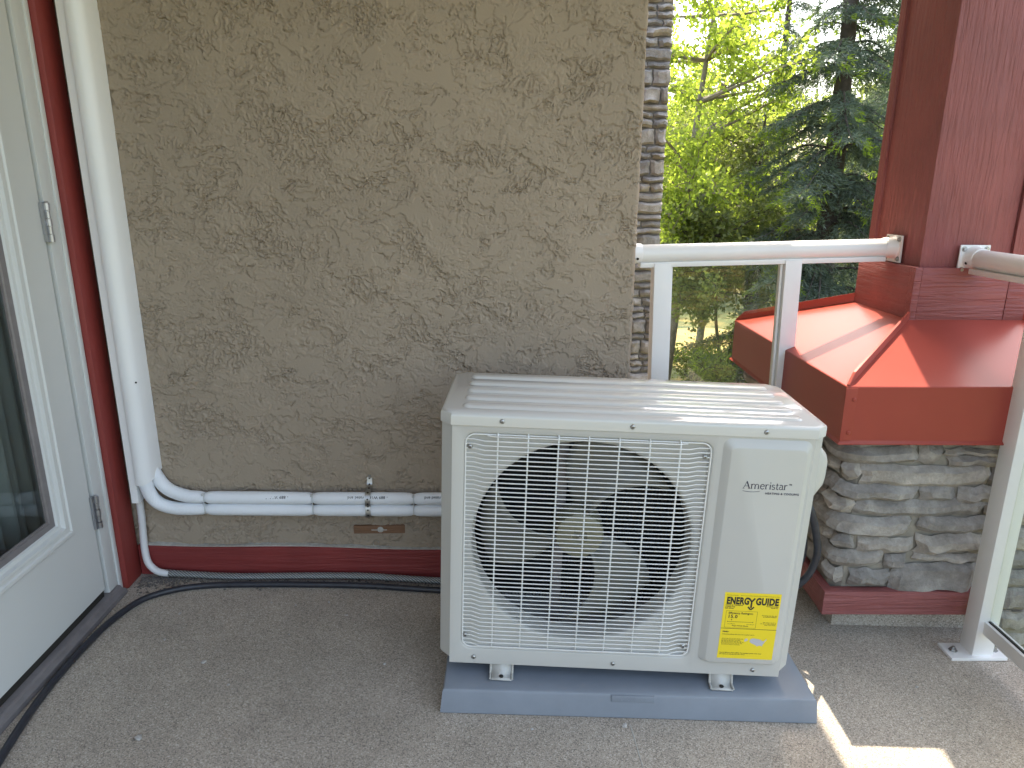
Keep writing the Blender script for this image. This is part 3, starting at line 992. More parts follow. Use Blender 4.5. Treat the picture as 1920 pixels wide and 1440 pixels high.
# feet: pressed brackets under the unit
for x_ in (-0.288, 0.281):
    ft = empty('foot', (x_, 0, 0))
    ft.parent = ac
    m = MB()
    zb = -0.0355
    pr = [(-0.0145, zb), (-0.006, zb + .0006), (0.006, zb + .002), (0.013, -0.014), (0.018, -0.006), (0.03, -0.001), (AD - .02, -0.001), (AD + .01, -0.004), (AD + .016, -0.012), (AD + .024, zb + .004), (AD + .040, zb)]
    a = []
    for sx, lift in ((-0.031, 0.006), (-0.027, 0), (0.027, 0), (0.031, 0.006)):
        a.append([(sx, y, z + lift * (1 if k < 2 or k > len(pr) - 3 else .3)) for k, (y, z) in enumerate(pr)])
    a = [[(-0.027 if abs(p[0] + 0.031) < 1e-6 else p[0], p[1], p[2]) for p in r_] for r_ in a]
    m.loops(a[1:3], False)
    o = m.build('foot_plate', 'ac', ft, angle=50)
    s2 = o.modifiers.new('t', 'SOLIDIFY')
    s2.thickness = 0.003
    m = MB()
    for sx in (-0.0285, 0.0285):
        m.tube([(sx, y, z + 0.002) for y, z in pr], 0.0028, 6)
    m.build('foot_edge', 'ac', ft)
    MB().tube([(0, -0.004, zb + .0012), (0, -0.004, zb + .0034)], 0.0056, 12).build('bolt_hole', 'dark', ft)

# lettering ---------------------------------------------------------
def on_panel(v, x, z):
    return [(p[0] + x, -0.0133 - 0.0003 - p[2], p[1] + z) for p in v]
SY = -0.0134
def strokes(defs, x, z, s, ww=1.0):
    m = MB()
    for pts, w in defs:
        P_ = [Vector((p[0], p[1])) for p in pts]
        lf, rt = [], []
        for i, p in enumerate(P_):
            t = (P_[min(i + 1, len(P_) - 1)] - P_[max(i - 1, 0)]).normalized()
            nn = Vector((-t.y, t.x)) * w * 0.5 * ww
            lf.append((x + (p.x + nn.x) * s, SY, z + (p.y + nn.y) * s))
            rt.append((x + (p.x - nn.x) * s, SY, z + (p.y - nn.y) * s))
        m.loops([lf, rt], False)
    return m
def arc(cx, cy, rx, ry, a0, a1, n=9):
    return [(cx + rx * math.cos(R(a0 + (a1 - a0) * i / n)), cy + ry * math.sin(R(a0 + (a1 - a0) * i / n))) for i in range(n + 1)]
TK, TN, SF = 0.085, 0.042, 0.032
def g_A(o):
    return [([(o + .03, 0), (o + .33, .74)], TN), ([(o + .31, .74), (o + .61, 0)], .105), ([(o + .14, .26), (o + .50, .26)], TN), ([(o - .05, .012), (o + .15, .012)], SF), ([(o + .47, .012), (o + .73, .012)], SF)]
def stem(o, top=.47):
    return [([(o, 0), (o, top)], TK), ([(o - .10, .012), (o + .10, .012)], SF), ([(o - .10, top - .03), (o + .02, top - .005)], SF)]
def g_m(o):
    q = stem(o + .1)
    q += [(arc(o + .27, .33, .15, .14, 170, 0), .06), ([(o + .42, .33), (o + .42, 0)], TK), ([(o + .33, .012), (o + .51, .012)], SF)]
    q += [(arc(o + .59, .33, .15, .14, 170, 0), .06), ([(o + .74, .33), (o + .74, 0)], TK), ([(o + .65, .012), (o + .85, .012)], SF)]
    return q
def g_e(o):
    return [(arc(o + .23, .235, .18, .24, 10, 320, 16), .075), ([(o + .06, .26), (o + .41, .29)], TN)]
def g_r(o):
    return stem(o + .1) + [(arc(o + .25, .33, .13, .13, 165, 50), .065)]
def g_i(o):
    return stem(o + .1) + [([(o + .06, .66), (o + .15, .66)], .09)]
def g_s(o):
    return [(arc(o + .17, .355, .12, .11, 30, 235) + arc(o + .18, .12, .14, .125, 75, -150), .068)]
def g_t(o):
    return [([(o + .14, .62), (o + .14, .10)] + arc(o + .24, .10, .10, .10, 180, 300, 5), TK * .9), ([(o + .02, .46), (o + .30, .46)], TN)]
def g_a(o):
    return [(arc(o + .19, .33, .14, .14, 150, 0) + [(o + .33, .10), (o + .42, .01)], .075), (arc(o + .18, .14, .14, .135, 80, 360, 12), .06)]
lg = []
ox = 0.0
for g, adv in ((g_A, .70), (g_m, .88), (g_e, .46), (g_r, .40), (g_i, .22), (g_s, .37), (g_t, .33), (g_a, .44), (g_r, .42)):
    lg += g(ox)
    ox += adv
sc_ = 0.1050 / ox
strokes(lg, 0.2645, 0.5245, sc_, 1.1).build('brand_lettering', 'navy', svc, recalc=False)
sw = strokes([([(0, 0)] + [(t, -0.09 * math.sin(t * 1.9) if t < 1.65 else 0) for t in np.linspace(0.1, 1.62, 14)], .04)], 0.2645, 0.5185, sc_)
sw.build('brand_swoosh', 'navy', svc, recalc=False)
v, f = text_mesh('HEATING & COOLING', 0.0072, 0.00022, 'LEFT', 0.0, 1.12)
MB().add(on_panel(v, 0.318, 0.5115), f).build('brand_subtitle', 'navy', svc, recalc=False)
v, f = text_mesh('TM', 0.0052, 0.0001, 'LEFT', 0.0)
MB().add(on_panel(v, 0.2645 + ox * sc_ + 0.001, 0.5365), f).build('trademark', 'navy', svc, recalc=False)
# energy label
EX0, EX1, EZ0, EZ1 = 0.2560, 0.3945, 0.0590, 0.2470
lab = MB().box(EX0, EX1, -0.01345, -0.0128, EZ0, EZ1).build('energy_label', 'yellow', svc)
lab['label'] = 'yellow energy label with black print'
SY = -0.0136
def ltxt(body, x, z, size, bold=0.0, align='LEFT', sx=1.0, spacing=1.0, name='label_print'):
    v, f = text_mesh(body, size, bold, align, 0.0, spacing, sx)
    MB().add([(p[0] + x, SY, p[1] + z) for p in v], f).build(name, 'ink', lab, recalc=False)
ltxt('ENERG', EX0 + .0060, EZ1 - .0315, 0.0262, 0.0014, 'LEFT', 0.655, 1.06, 'label_title')
ltxt('GUIDE', EX1 - .0045, EZ1 - .0315, 0.0262, 0.0014, 'RIGHT', 0.70, 1.06, 'label_title')
yc = EX0 + 0.0675
strokes([([(yc - .0075, EZ1 - .014), (yc, EZ1 - .024), (yc, EZ1 - .041)], .0044), ([(yc + .0075, EZ1 - .014), (yc, EZ1 - .024)], .0044), ([(yc - .0075, EZ1 - .0385), (yc, EZ1 - .0465)], .0040), ([(yc + .0075, EZ1 - .0385), (yc, EZ1 - .0465)], .0040)], 0, 0, 1).build('label_arrow', 'ink', lab, recalc=False)
ltxt('U.S. Government', EX0 + .005, EZ1 - .0085, .0040, .0)
ltxt('Federal law prohibits removal of this label before consumer purchase.', EX1 - .003, EZ1 - .0085, .0034, .0, 'RIGHT')
ltxt('Central Air Conditioner\nCooling Only\nSplit System', EX0 + .0045, EZ1 - .0365, .0044, .00015)
ltxt('Heating & Cooling\nModel No.', EX1 - .004, EZ1 - .0365, .0040, .00012, 'RIGHT')
bx0, bx1, bz0, bz1 = EX0 + .0085, EX0 + .0855, EZ1 - .0985, EZ1 - .0515
strokes([([(bx0, bz0), (bx1, bz0)], .0006), ([(bx0, bz1), (bx1, bz1)], .0006), ([(bx0, bz0), (bx0, bz1)], .0006), ([(bx1, bz0), (bx1, bz1)], .0006)], 0, 0, 1).build('label_box', 'ink', lab, recalc=False)
ltxt('Efficiency Rating', bx0 + .006, bz1 - .0085, .0078, .0002)
ltxt('(SEER)', bx0 + .054, bz1 - .0082, .0048, .0001)
ltxt('15.0', bx0 + .005, bz1 - .0200, .0130, .0004, 'LEFT', 1.0, 1.1)
strokes([([(bx0 + .006, bz0 + .0165), (bx1 - .008, bz0 + .0165)], .0009), ([(bx0 + .006, bz0 + .0150), (bx0 + .006, bz0 + .0185)], .0009), ([(bx1 - .008, bz0 + .0150), (bx1 - .008, bz0 + .0185)], .0009), ([(bx0 + .0155, bz0 + .0235), (bx0 + .0155, bz0 + .0205)], .0024)], 0, 0, 1).build('label_scale', 'ink', lab, recalc=False)
ltxt('Least Efficient', bx0 + .006, bz0 + .0092, .0035)
ltxt('Most Efficient', bx1 - .004, bz0 + .0092, .0035, 0, 'RIGHT')
ltxt('Range of Similar Models', (bx0 + bx1) / 2, bz0 + .0040, .0042, .00012, 'CENTER')
ltxt('For energy cost info, visit\nproductinfo.energy.gov', EX1 - .004, EZ1 - .0625, .0036, .00008, 'RIGHT')
ltxt('This rating is based on\nU.S. Government standard\ntests of this model.', EX1 - .004, EZ1 - .0820, .0036, .00005, 'RIGHT')
strokes([([(EX0, EZ1 - .1015), (EX1, EZ1 - .1015)], .0013)], 0, 0, 1).build('label_rule', 'ink', lab, recalc=False)
ltxt('Notice', EX0 + .006, EZ1 - .1125, .0056, .0003)
ltxt('Federal law allows this unit to be installed only in:', EX0 + .006, EZ1 - .1195, .0040, .00005)
ltxt('AK, AL, AR, CO, CT, DC, DE, FL, GA,\nHI, IA, ID, IL, IN, KS, KY, LA, MA,\nMD, ME, MI, MN, MO, MS, MT, NC,\nND, NE, NH, NJ, NY, OH, OK, OR, PA,\nRI, SC, SD, TN, TX, UT, VA, VT, WA,\nWV, WI, WY and U.S. territories.', EX0 + .006, EZ1 - .1320, .0034, .00005)
ltxt('Energy Efficiency Ratio (EER): The installed system must meet\nthe minimum standard for this region.', EX0 + .005, EZ0 + .0150, .0042, .00008)
us = [(0, .62), (.04, .90), (.20, .98), (.50, .92), (.66, .86), (.74, .72), (.80, .70), (.90, .80), (.97, .98), (1.0, .86), (.90, .62), (.84, .42), (.78, .26), (.80, .04), (.74, .18), (.60, .22), (.48, .10), (.40, .22), (.26, .34), (.10, .44)]
mx_, mz_ = EX0 + .076, EZ0 + .035
MB().add([(mx_ + a * .042, SY, mz_ + b * .026) for a, b in us], [tuple(range(len(us)))]).build('label_map', 'map_grey', lab, recalc=False)
ak = [(0, .3), (.25, 1), (.75, 1), (1, .5), (.6, .2), (.3, 0)]
MB().add([(EX0 + .062 + a * .010, SY, EZ0 + .050 + b * .009) for a, b in ak], [tuple(range(len(ak)))]).build('label_map_inset', 'map_grey', lab, recalc=False)

# pad ----------------------------------------------------------------
pad = tag(empty('equipment_pad', (0.350, 1.4935, fz(0.350) + 0.0005), (0, R(1.6), R(-1.92))), 'blue-grey plastic equipment pad under the outdoor unit', 'equipment pad')
m = MB()
def pr_(i, z):
    return [(-0.4825 + i, 0 + i, z), (0.4825 - i, 0 + i, z), (0.4825 - i, 0.52 - i, z), (-0.4825 + i, 0.52 - i, z)]
m.loops([pr_(0.002, 0), pr_(0, 0.003), pr_(0.005, 0.060), pr_(0.0075, 0.066), pr_(0.012, 0.0685), pr_(0.05, 0.0695)], True, True, True)
pb = m.build('pad_body', 'pad', pad, angle=35)
m = MB().box(-0.048, 0.062, 0.0015, 0.012, 0.0475, 0.0660, 0.0012)
tg = m.build('size_plate', 'pad', pad)
v, f = text_mesh('18 X 38 X 3', 0.0135, 0.0001, 'CENTER', 0.0004, 1.12)
MB().add([(p[0] + 0.006, 0.0014 - p[2], p[1] + 0.0525) for p in v], f).build('size_lettering', 'pad', tg, recalc=False)

# power whip at the right of the unit
o = MB().tube(spline([(0.765, 1.84, 0.53), (0.84, 1.81, 0.51), (0.893, 1.785, 0.44), (0.925, 1.78, 0.34), (0.930, 1.78, 0.275), (0.905, 1.785, 0.205), (0.84, 1.81, 0.14), (0.77, 1.86, 0.11)], 8), 0.0105, 12).build('power_cable', 'hose')
tag(o, 'black cable looping beside the outdoor unit and the stone pedestal', 'cable')
o = MB().tube(spline([(0.765, 1.86, 0.50), (0.83, 1.83, 0.47), (0.872, 1.81, 0.41), (0.898, 1.80, 0.33), (0.900, 1.80, 0.27), (0.878, 1.81, 0.20), (0.82, 1.83, 0.14), (0.77, 1.87, 0.12)], 8), 0.0085, 12).build('control_cable', 'hose')
tag(o, 'thinner dark cable inside the loop beside the outdoor unit', 'cable')

# ------------------------------------------------------------------ column: stone pedestal, metal skirt, red shaft
CY = -0.029
colm = tag(empty('porch_column', (1.48, 2.293, 0.0), (0, 0, CY)), 'red boxed porch column on a stone pedestal with a red metal skirt', 'column')
HS = 0.437
MB().prism([(-HS + .011 + .03, -HS + .011), (HS, -HS + .011), (HS, HS), (-HS + .011, HS), (-HS + .011, -HS + .011 + .03)], 0.045, 0.74).build('pedestal_core', 'mortar', colm)
MB().box(-0.38, HS - .002, -0.38, HS - .002, GZ - 0.2, 0.044).build('lower_core', 'mortar', colm)
MB().box(0.075, HS, -HS + 0.001, -0.3805, GZ - 0.2, 0.0445).build('outer_core', 'mortar', colm)
rc = 0.045
arcl = rc * math.pi / 2
def wrap(s, hh):
    """s runs along the left face (s<0), round the corner, then the front face"""
    if s > arcl / 2:
        return (-HS + rc + (s - arcl / 2), -HS - hh)
    if s < -arcl / 2:
        return (-HS - hh, -HS + rc + (-s - arcl / 2))
    a = math.pi * 1.5 - (arcl / 2 - s) / rc
    return (-HS + rc + (rc + hh) * math.cos(a), -HS + rc + (rc + hh) * math.sin(a))
def s_of_u(u):
    return u + HS - rc + arcl / 2
def stone(s0, s1, z0, z1, prot, seed, par, mat, wr=wrap, dens=0.022):
    rng = random.Random(seed)
    nu = max(4, min(22, int((s1 - s0) / dens)))
    nv = max(3, min(7, int((z1 - z0) / 0.016)))
    ph = [rng.uniform(0, 6.28) for _ in range(8)]
    tilt = rng.uniform(-0.35, 0.35) * prot
    til2 = rng.uniform(-0.4, 0.4) * prot
    vs, fs = [], []
    for j in range(nv + 1):
        for i in range(nu + 1):
            a = i / nu
            b = j / nv
            ea = min(a, 1 - a) * (s1 - s0)
            eb = min(b, 1 - b) * (z1 - z0)
            fall = min(1, (ea + 0.0003) / 0.007) ** 0.4 * min(1, (eb + 0.0003) / 0.007) ** 0.4
            jz = 0.0040 * math.sin(a * 7 + ph[0]) + 0.0030 * math.sin(a * 17 + ph[1])
            js = 0.004 * math.sin(b * 5 + ph[2]) + 0.003 * math.sin(b * 11 + ph[3])
            lump = 0.20 * math.sin(a * (s1 - s0) * 55 + ph[4] + b * 3) + 0.16 * math.sin(b * 8 + a * (s1 - s0) * 26 + ph[5]) + 0.10 * math.sin(a * (s1 - s0) * 120 + ph[6]) + rng.uniform(-.16, .16)
            hh = -0.013 + (prot * (1 + lump * .7) + tilt * (a - .5) + til2 * (b - .5) + 0.013) * fall
            s = s0 + (s1 - s0) * a + js * (1 if 0.02 < a < 0.98 else 1)
            x, y = wr(s, hh)
            vs.append((x, y, z0 + (z1 - z0) * b + jz))
    for j in range(nv):
        for i in range(nu):
            k = j * (nu + 1) + i
            fs.append((k, k + 1, k + nu + 2, k + nu + 1))
    return MB().add(vs, fs).build('stone', mat, par, angle=26)
ST = [(-0.466, -0.293, 0.586, 0.612), (-0.288, -0.24, 0.587, 0.612), (-0.461, -0.236, 0.533, 0.584), (-0.232, -0.168, 0.534, 0.593), (-0.105, 0.007, 0.578, 0.610), (-0.157, 0.008, 0.558, 0.577), (-0.14, 0.006, 0.524, 0.557), (-0.486, -0.395, 0.479, 0.531), (-0.389, -0.016, 0.462, 0.527), (-0.01, 0.036, 0.463, 0.519), (-0.503, -0.22, 0.42, 0.468), (-0.209, -0.108, 0.416, 0.463), (-0.097, 0.011, 0.41, 0.46), (-0.471, -0.401, 0.372, 0.418), (-0.394, -0.015, 0.367, 0.419), (-0.008, 0.041, 0.367, 0.401), (-0.503, -0.227, 0.305, 0.366), (-0.196, 0.029, 0.312, 0.364), (-0.475, -0.382, 0.26, 0.301), (-0.369, -0.205, 0.246, 0.295), (-0.195, 0.009, 0.247, 0.306), (-0.476, -0.286, 0.201, 0.254), (-0.278, -0.217, 0.193, 0.239), (-0.193, 0.018, 0.215, 0.243), (-0.471, -0.402, 0.143, 0.191), (-0.381, -0.261, 0.135, 0.189), (-0.255, -0.002, 0.115, 0.21)]
sd_ = 100
wraps = {0: -.10, 2: -.22, 7: -.03, 10: -.16, 13: -.09, 16: -.27, 18: -.02, 21: -.15, 24: -.06}
rnd = random.Random(4)
for k, (u0, u1, a, b) in enumerate(ST):
    s0, s1 = s_of_u(u0), s_of_u(u1)
    if k in wraps:
        s0 = wraps[k]
    stone(s0 - .002, s1 + .002, a - .0015, b + .0015, rnd.uniform(0.010, 0.024), sd_ + k, colm, 'stone')
    if k in wraps:      # carry the course on along the left face
        s = s0 - 0.012
        while s > -0.80:
            w = rnd.uniform(0.10, 0.26)
            stone(s - w, s, a, b - rnd.uniform(0, .006), rnd.uniform(0.010, 0.022), sd_ + 500 + int(s * 1000), colm, 'stone')
            s -= w + 0.008
# right-hand part of the front face, and down to the ground outside the deck
z = -0.62
while z < 0.60:
    hgt = rnd.uniform(0.045, 0.085)
    s = s_of_u(0.055 if z > 0.10 else 0.085)
    while s < s_of_u(0.44):
        w = rnd.uniform(0.09, 0.24)
        stone(s, min(s + w, s_of_u(0.455)), z, z + hgt - .004, rnd.uniform(0.010, 0.022), sd_ + 900 + int(s * 1000) + int(z * 777), colm, 'stone')
        s += w + 0.010
    z += hgt
# red board at the foot and the concrete toe below it
def colface(u0, u1, z0, z1, v0, v1, name, mat, par, bev=0.002, left=False):
    if left:
        return MB().box(v0, v1, u0, u1, z0, z1, bev).build(name, mat, par)
    return MB().box(u0, u1, v0, v1, z0, z1, bev).build(name, mat, par)
colface(-0.462, 0.06, 0.050, 0.128, -0.462, -0.430, 'foot_board', 'red_h', colm)
colface(-0.4615, 0.05, 0.051, 0.127, -0.460, -0.430, 'foot_board', 'red_y', colm, left=True)
m = MB().box(-0.395, 0.05, -0.395, 0.05, -0.06, 0.049, 0.006)
m.build('concrete_toe', 'toe', colm)
# skirt
sk = MB()
A_, B_ = 0.497, 0.176
def sq(hh, z):
    return [(-hh, -hh, z), (hh, -hh, z), (hh, hh, z), (-hh, hh, z)]
sk.loops([sq(A_ - .02, 0.6185), sq(A_ + .007, 0.6155), sq(A_ + .008, 0.6185), sq(A_, 0.6255), sq(A_, 0.779), sq(A_ - .002, 0.7815), sq(B_, 0.910)], True)
skirt = sk.build('metal_skirt', 'red_metal', colm, angle=12)
def seam(sx, sy, hgt, start=0.0):
    a = Vector((sx * (A_ - 0.004), sy * (A_ - 0.004), 0.7815))
    b = Vector((sx * (B_ + 0.002), sy * (B_ + 0.002), 0.910))
    d = (b - a).normalized()
    side = Vector((-sy, sx, 0)).normalized() * 0.0035
    a = a + d * start
    upv = Vector((0, 0, hgt))
    m = MB()
    p0 = [a - side, a + side, a + side + upv * 0.2 + d * .0, a - side + upv * 0.2]
    p1 = [a - side + d * 0.035, a + side + d * 0.035, a + side + upv + d * 0.035, a - side + upv + d * 0.035]
    p2 = [b - side, b + side, b + side + upv, b - side + upv]
    m.loops([p0, p1, p2], True, True, True)
    m.build('hip_seam', 'red_metal', skirt, angle=20)
seam(-1, -1, 0.024)
seam(-1, 1, 0.030)
seam(1, -1, 0.024)
# corner flashing tab and rivets
m = MB().box(-A_ - .0025, -A_ + .030, -A_ - .0030, -A_ - .0002, 0.628, 0.776, 0.001)
m.build('corner_tab', 'red_metal', skirt)
for zz, uu in ((0.745, -A_ + 0.022), (0.650, -A_ + 0.018)):
    m = MB()
    m.tube([(uu, -A_ - .003, zz), (uu, -A_ - .0045, zz), (uu, -A_ - .0065, zz)], [0.0066, 0.006, 0.0035], 12)
    m.build('rivet', 'red_metal', skirt)
# band boards round the foot of the shaft
band = [(-0.180, -0.1585, 0.905, 1.0685, -0.1815, -0.150), (-0.1575, 0.112, 0.905, 1.0675, -0.1800, -0.150), (0.1135, 0.180, 0.905, 1.068, -0.1806, -0.150)]
for u0, u1, a, b, v0, v1 in band:
    colface(u0, u1, a, b, v0, v1, 'band_board', 'red_h', colm)
colface(-0.1495, 0.180, 0.905, 1.067, -0.1795, -0.150, 'band_board', 'red_y', colm, left=True)
colface(-0.1495, 0.1795, 0.905, 1.067, 0.1500, 0.1795, 'band_board', 'red_y', colm, left=True)
# shaft
MB().box(-0.1480, 0.1480, -0.1480, 0.1480, 0.90, 2.60).build('shaft_core', 'red', colm)
colface(-0.1575, 0.113, 0.91, 2.599, -0.1580, -0.1470, 'shaft_board', 'red', colm)
colface(0.1150, 0.1680, 0.91, 2.599, -0.1680, -0.1470, 'shaft_board', 'red', colm)
colface(-0.1465, 0.1250, 0.91, 2.599, -0.1560, -0.1470, 'shaft_board', 'red', colm, left=True)
colface(0.1252, 0.1620, 0.91, 2.599, -0.1660, -0.1470, 'shaft_board', 'red', colm, left=True)

# ------------------------------------------------------------------ railings
def flange(par, loc, axis, sgn):
    """square cast plate with four bolts and a socket; axis the tube direction"""
    fl = empty('rail_bracket', loc)
    fl.parent = par
    if axis == 'y':
        fl.rotation_euler = (0, 0, math.pi / 2 * sgn)
    elif sgn < 0:
        fl.rotation_euler = (0, 0, math.pi)
    MB().box(0, 0.006, -0.046, 0.046, -0.043, 0.043, 0.0025).build('bracket_plate', 'rail', fl)
    MB().tube([(0.005, 0, 0.004), (0.012, 0, 0.004), (0.038, 0, 0.004), (0.040, 0, 0.004)], [0.038, 0.0325, 0.0315, 0.030], 24).build('socket', 'rail', fl)
    for yy in (-0.034, 0.034):
        for zz in (-0.031, 0.031):
            MB().tube([(0.006, yy, zz), (0.0072, yy, zz), (0.0074, yy, zz), (0.0125, yy, zz)], [0.0085, 0.0085, 0.0055, 0.005], 10).build('bolt', 'zinc', fl)
    MB().tube([(0.022, -0.0322, -0.010), (0.022, -0.0340, -0.011)], 0.0042, 8).build('set_screw', 'dark', fl)

def post(par, x, y, zb, zt, w=0.054):
    return MB().box(x - w / 2, x + w / 2, y - w / 2, y + w / 2, zb, zt, 0.003).build('post', 'rail', par)

rl_ = tag(empty('glass_railing', (0.448, 2.285, 1.092), (0, R(-1.5), 0)), 'white railing with one glass pane between the stucco wall and the column', 'railing')
RL = 0.868
MB().tube([(0.030, 0, 0), (RL - 0.030, 0, 0)], 0.0295, 26).build('top_rail', 'rail', rl_)
MB().box(0.034, RL - 0.036, -0.021, 0.021, -0.042, -0.0262, 0.002).build('rail_channel', 'rail', rl_)
flange(rl_, (0.0, 0, -0.002), 'x', 1)
flange(rl_, (RL, 0, -0.002), 'x', -1)
post(rl_, 0.105, 0.0, -1.09, -0.030)
post(rl_, 0.530, 0.0, -1.11, -0.030)
MB().box(0.133, 0.502, -0.012, 0.012, -0.990, -0.955, 0.002).build('bottom_rail', 'rail', rl_)
MB().box(0.134, 0.501, -0.003, 0.003, -0.953, -0.0435).build('glass_pane', 'glass', rl_)
for x_ in (0.1335, 0.4935):
    MB().box(x_, x_ + 0.008, -0.010, 0.010, -0.953, -0.0435, 0.001).build('glass_channel', 'rail', rl_)

rr_ = tag(empty('glass_railing', (1.452, 1.775, fz(1.452)), (0, 0, R(-1.0))), 'white glass railing with a bolted post in front of the stone pedestal', 'railing')
zt = 1.136
MB().tube([(0.012, 0.312, zt), (0.0, -1.2, zt)], 0.0295, 26).build('top_rail', 'rail', rr_)
m = MB().box(-0.021, 0.021, -1.2, 0.310, zt - 0.042, zt - 0.0262, 0.002)
m.build('rail_channel', 'rail', rr_)
flange(rr_, (0.012, 0.350, zt - 0.002), 'y', -1)
MB().box(-0.0315, 0.0315, -0.030, 0.030, 0.010, zt - 0.03, 0.004).build('post', 'rail', rr_)
MB().box(-0.0315, 0.0315, -1.06, -1.00, 0.010, zt - 0.03, 0.004).build('post', 'rail', rr_)
bp = MB().box(-0.098, 0.068, -0.042, 0.032, 0.0015, 0.0110, 0.0015).build('base_plate', 'rail', rr_)
for x_, y_ in ((-0.072, -0.004), (0.050, -0.004)):
    MB().tube([(x_, y_, 0.011), (x_, y_, 0.0128), (x_, y_, 0.013), (x_, y_, 0.019), (x_, y_, 0.0195), (x_, y_, 0.024)], [0.0125, 0.0125, 0.0085, 0.0085, 0.005, 0.0045], 6).build('anchor_bolt', 'zinc', rr_)
m = MB()
m.box(-0.014, -0.004, -0.999, -0.0305, 0.090, 0.125, 0.001)
m.box(0.004, 0.014, -0.999, -0.0305, 0.090, 0.125, 0.001)
m.box(-0.0139, 0.0139, -0.999, -0.0305, 0.086, 0.0898)
m.build('bottom_rail', 'rail', rr_)
MB().box(-0.0035, 0.0035, -0.998, -0.031, 0.0905, 0.128).build('glass_gasket', 'dark', rr_)
MB().box(-0.003, 0.003, -0.997, -0.033, 0.129, zt - 0.045).build('glass_pane', 'glass', rr_)
m = MB().box(0.0305, 0.0325, -0.016, -0.012, 0.14, zt - .05)
m.build('post_seam', 'dark', rr_)

# ------------------------------------------------------------------ far stone pier
pier = tag(empty('stone_pier', (1.0, 6.0, GZ)), 'tall grey ledge-stone pier rising beyond the edge of the stucco wall', 'pier')
MB().box(-0.60, 0.430, 0.012, 0.8, -0.2, 7.4).build('pier_core', 'dark_mortar', pier)
def flat(s, hh):
    return (s, -hh)
rnd = random.Random(9)
z = 1.75
kk = 0
while z < 5.7:
    hgt = rnd.choice([0.055, 0.075, 0.10, 0.13])
    s = 0.02 + rnd.uniform(-.05, .05)
    while s < 0.42:
        w = rnd.uniform(0.10, 0.30)
        e_ = min(s + w, 0.445)
        if 0.445 - e_ < 0.06:
            e_ = 0.445 + rnd.uniform(-.006, .006)
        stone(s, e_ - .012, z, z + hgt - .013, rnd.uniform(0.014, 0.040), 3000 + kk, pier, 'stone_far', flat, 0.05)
        kk += 1
        s = e_
    z += hgt

# tan box on the lawn
bxo = tag(empty('utility_box', (4.62, 12.7, GZ - 0.12), (0, 0, R(35))), 'tan box with a sloping lid on the shaded lawn', 'box')
m = MB()
m.loops([[(-.28, -.22, 0), (.28, -.22, 0), (.28, .22, 0), (-.28, .22, 0)], [(-.28, -.22, .50), (.28, -.22, .50), (.28, .22, .62), (-.28, .22, .62)]], True, True, True)
m.build('box_body', 'bark', bxo)
m = MB()
m.loops([[(-.31, -.26, .505), (.31, -.26, .505), (.31, .25, .645), (-.31, .25, .645)], [(-.31, -.26, .535), (.31, -.26, .535), (.31, .25, .675), (-.31, .25, .675)]], True, True, True)
m.build('box_lid', 'tan_wood', bxo)

# ------------------------------------------------------------------ trees
def quads(cent, d1, d2):
    """one diamond-shaped leaf per row: long axis d1, half width d2"""
    n = len(cent)
    V = np.empty((n, 4, 3))
    V[:, 0] = cent
    V[:, 1] = cent + d1 * 0.45 + d2
    V[:, 2] = cent + d1
    V[:, 3] = cent + d1 * 0.45 - d2
    return V.reshape(-1, 3), np.arange(n * 4).reshape(-1, 4)

def unit(a):
    return a / (np.linalg.norm(a, axis=-1, keepdims=True) + 1e-9)

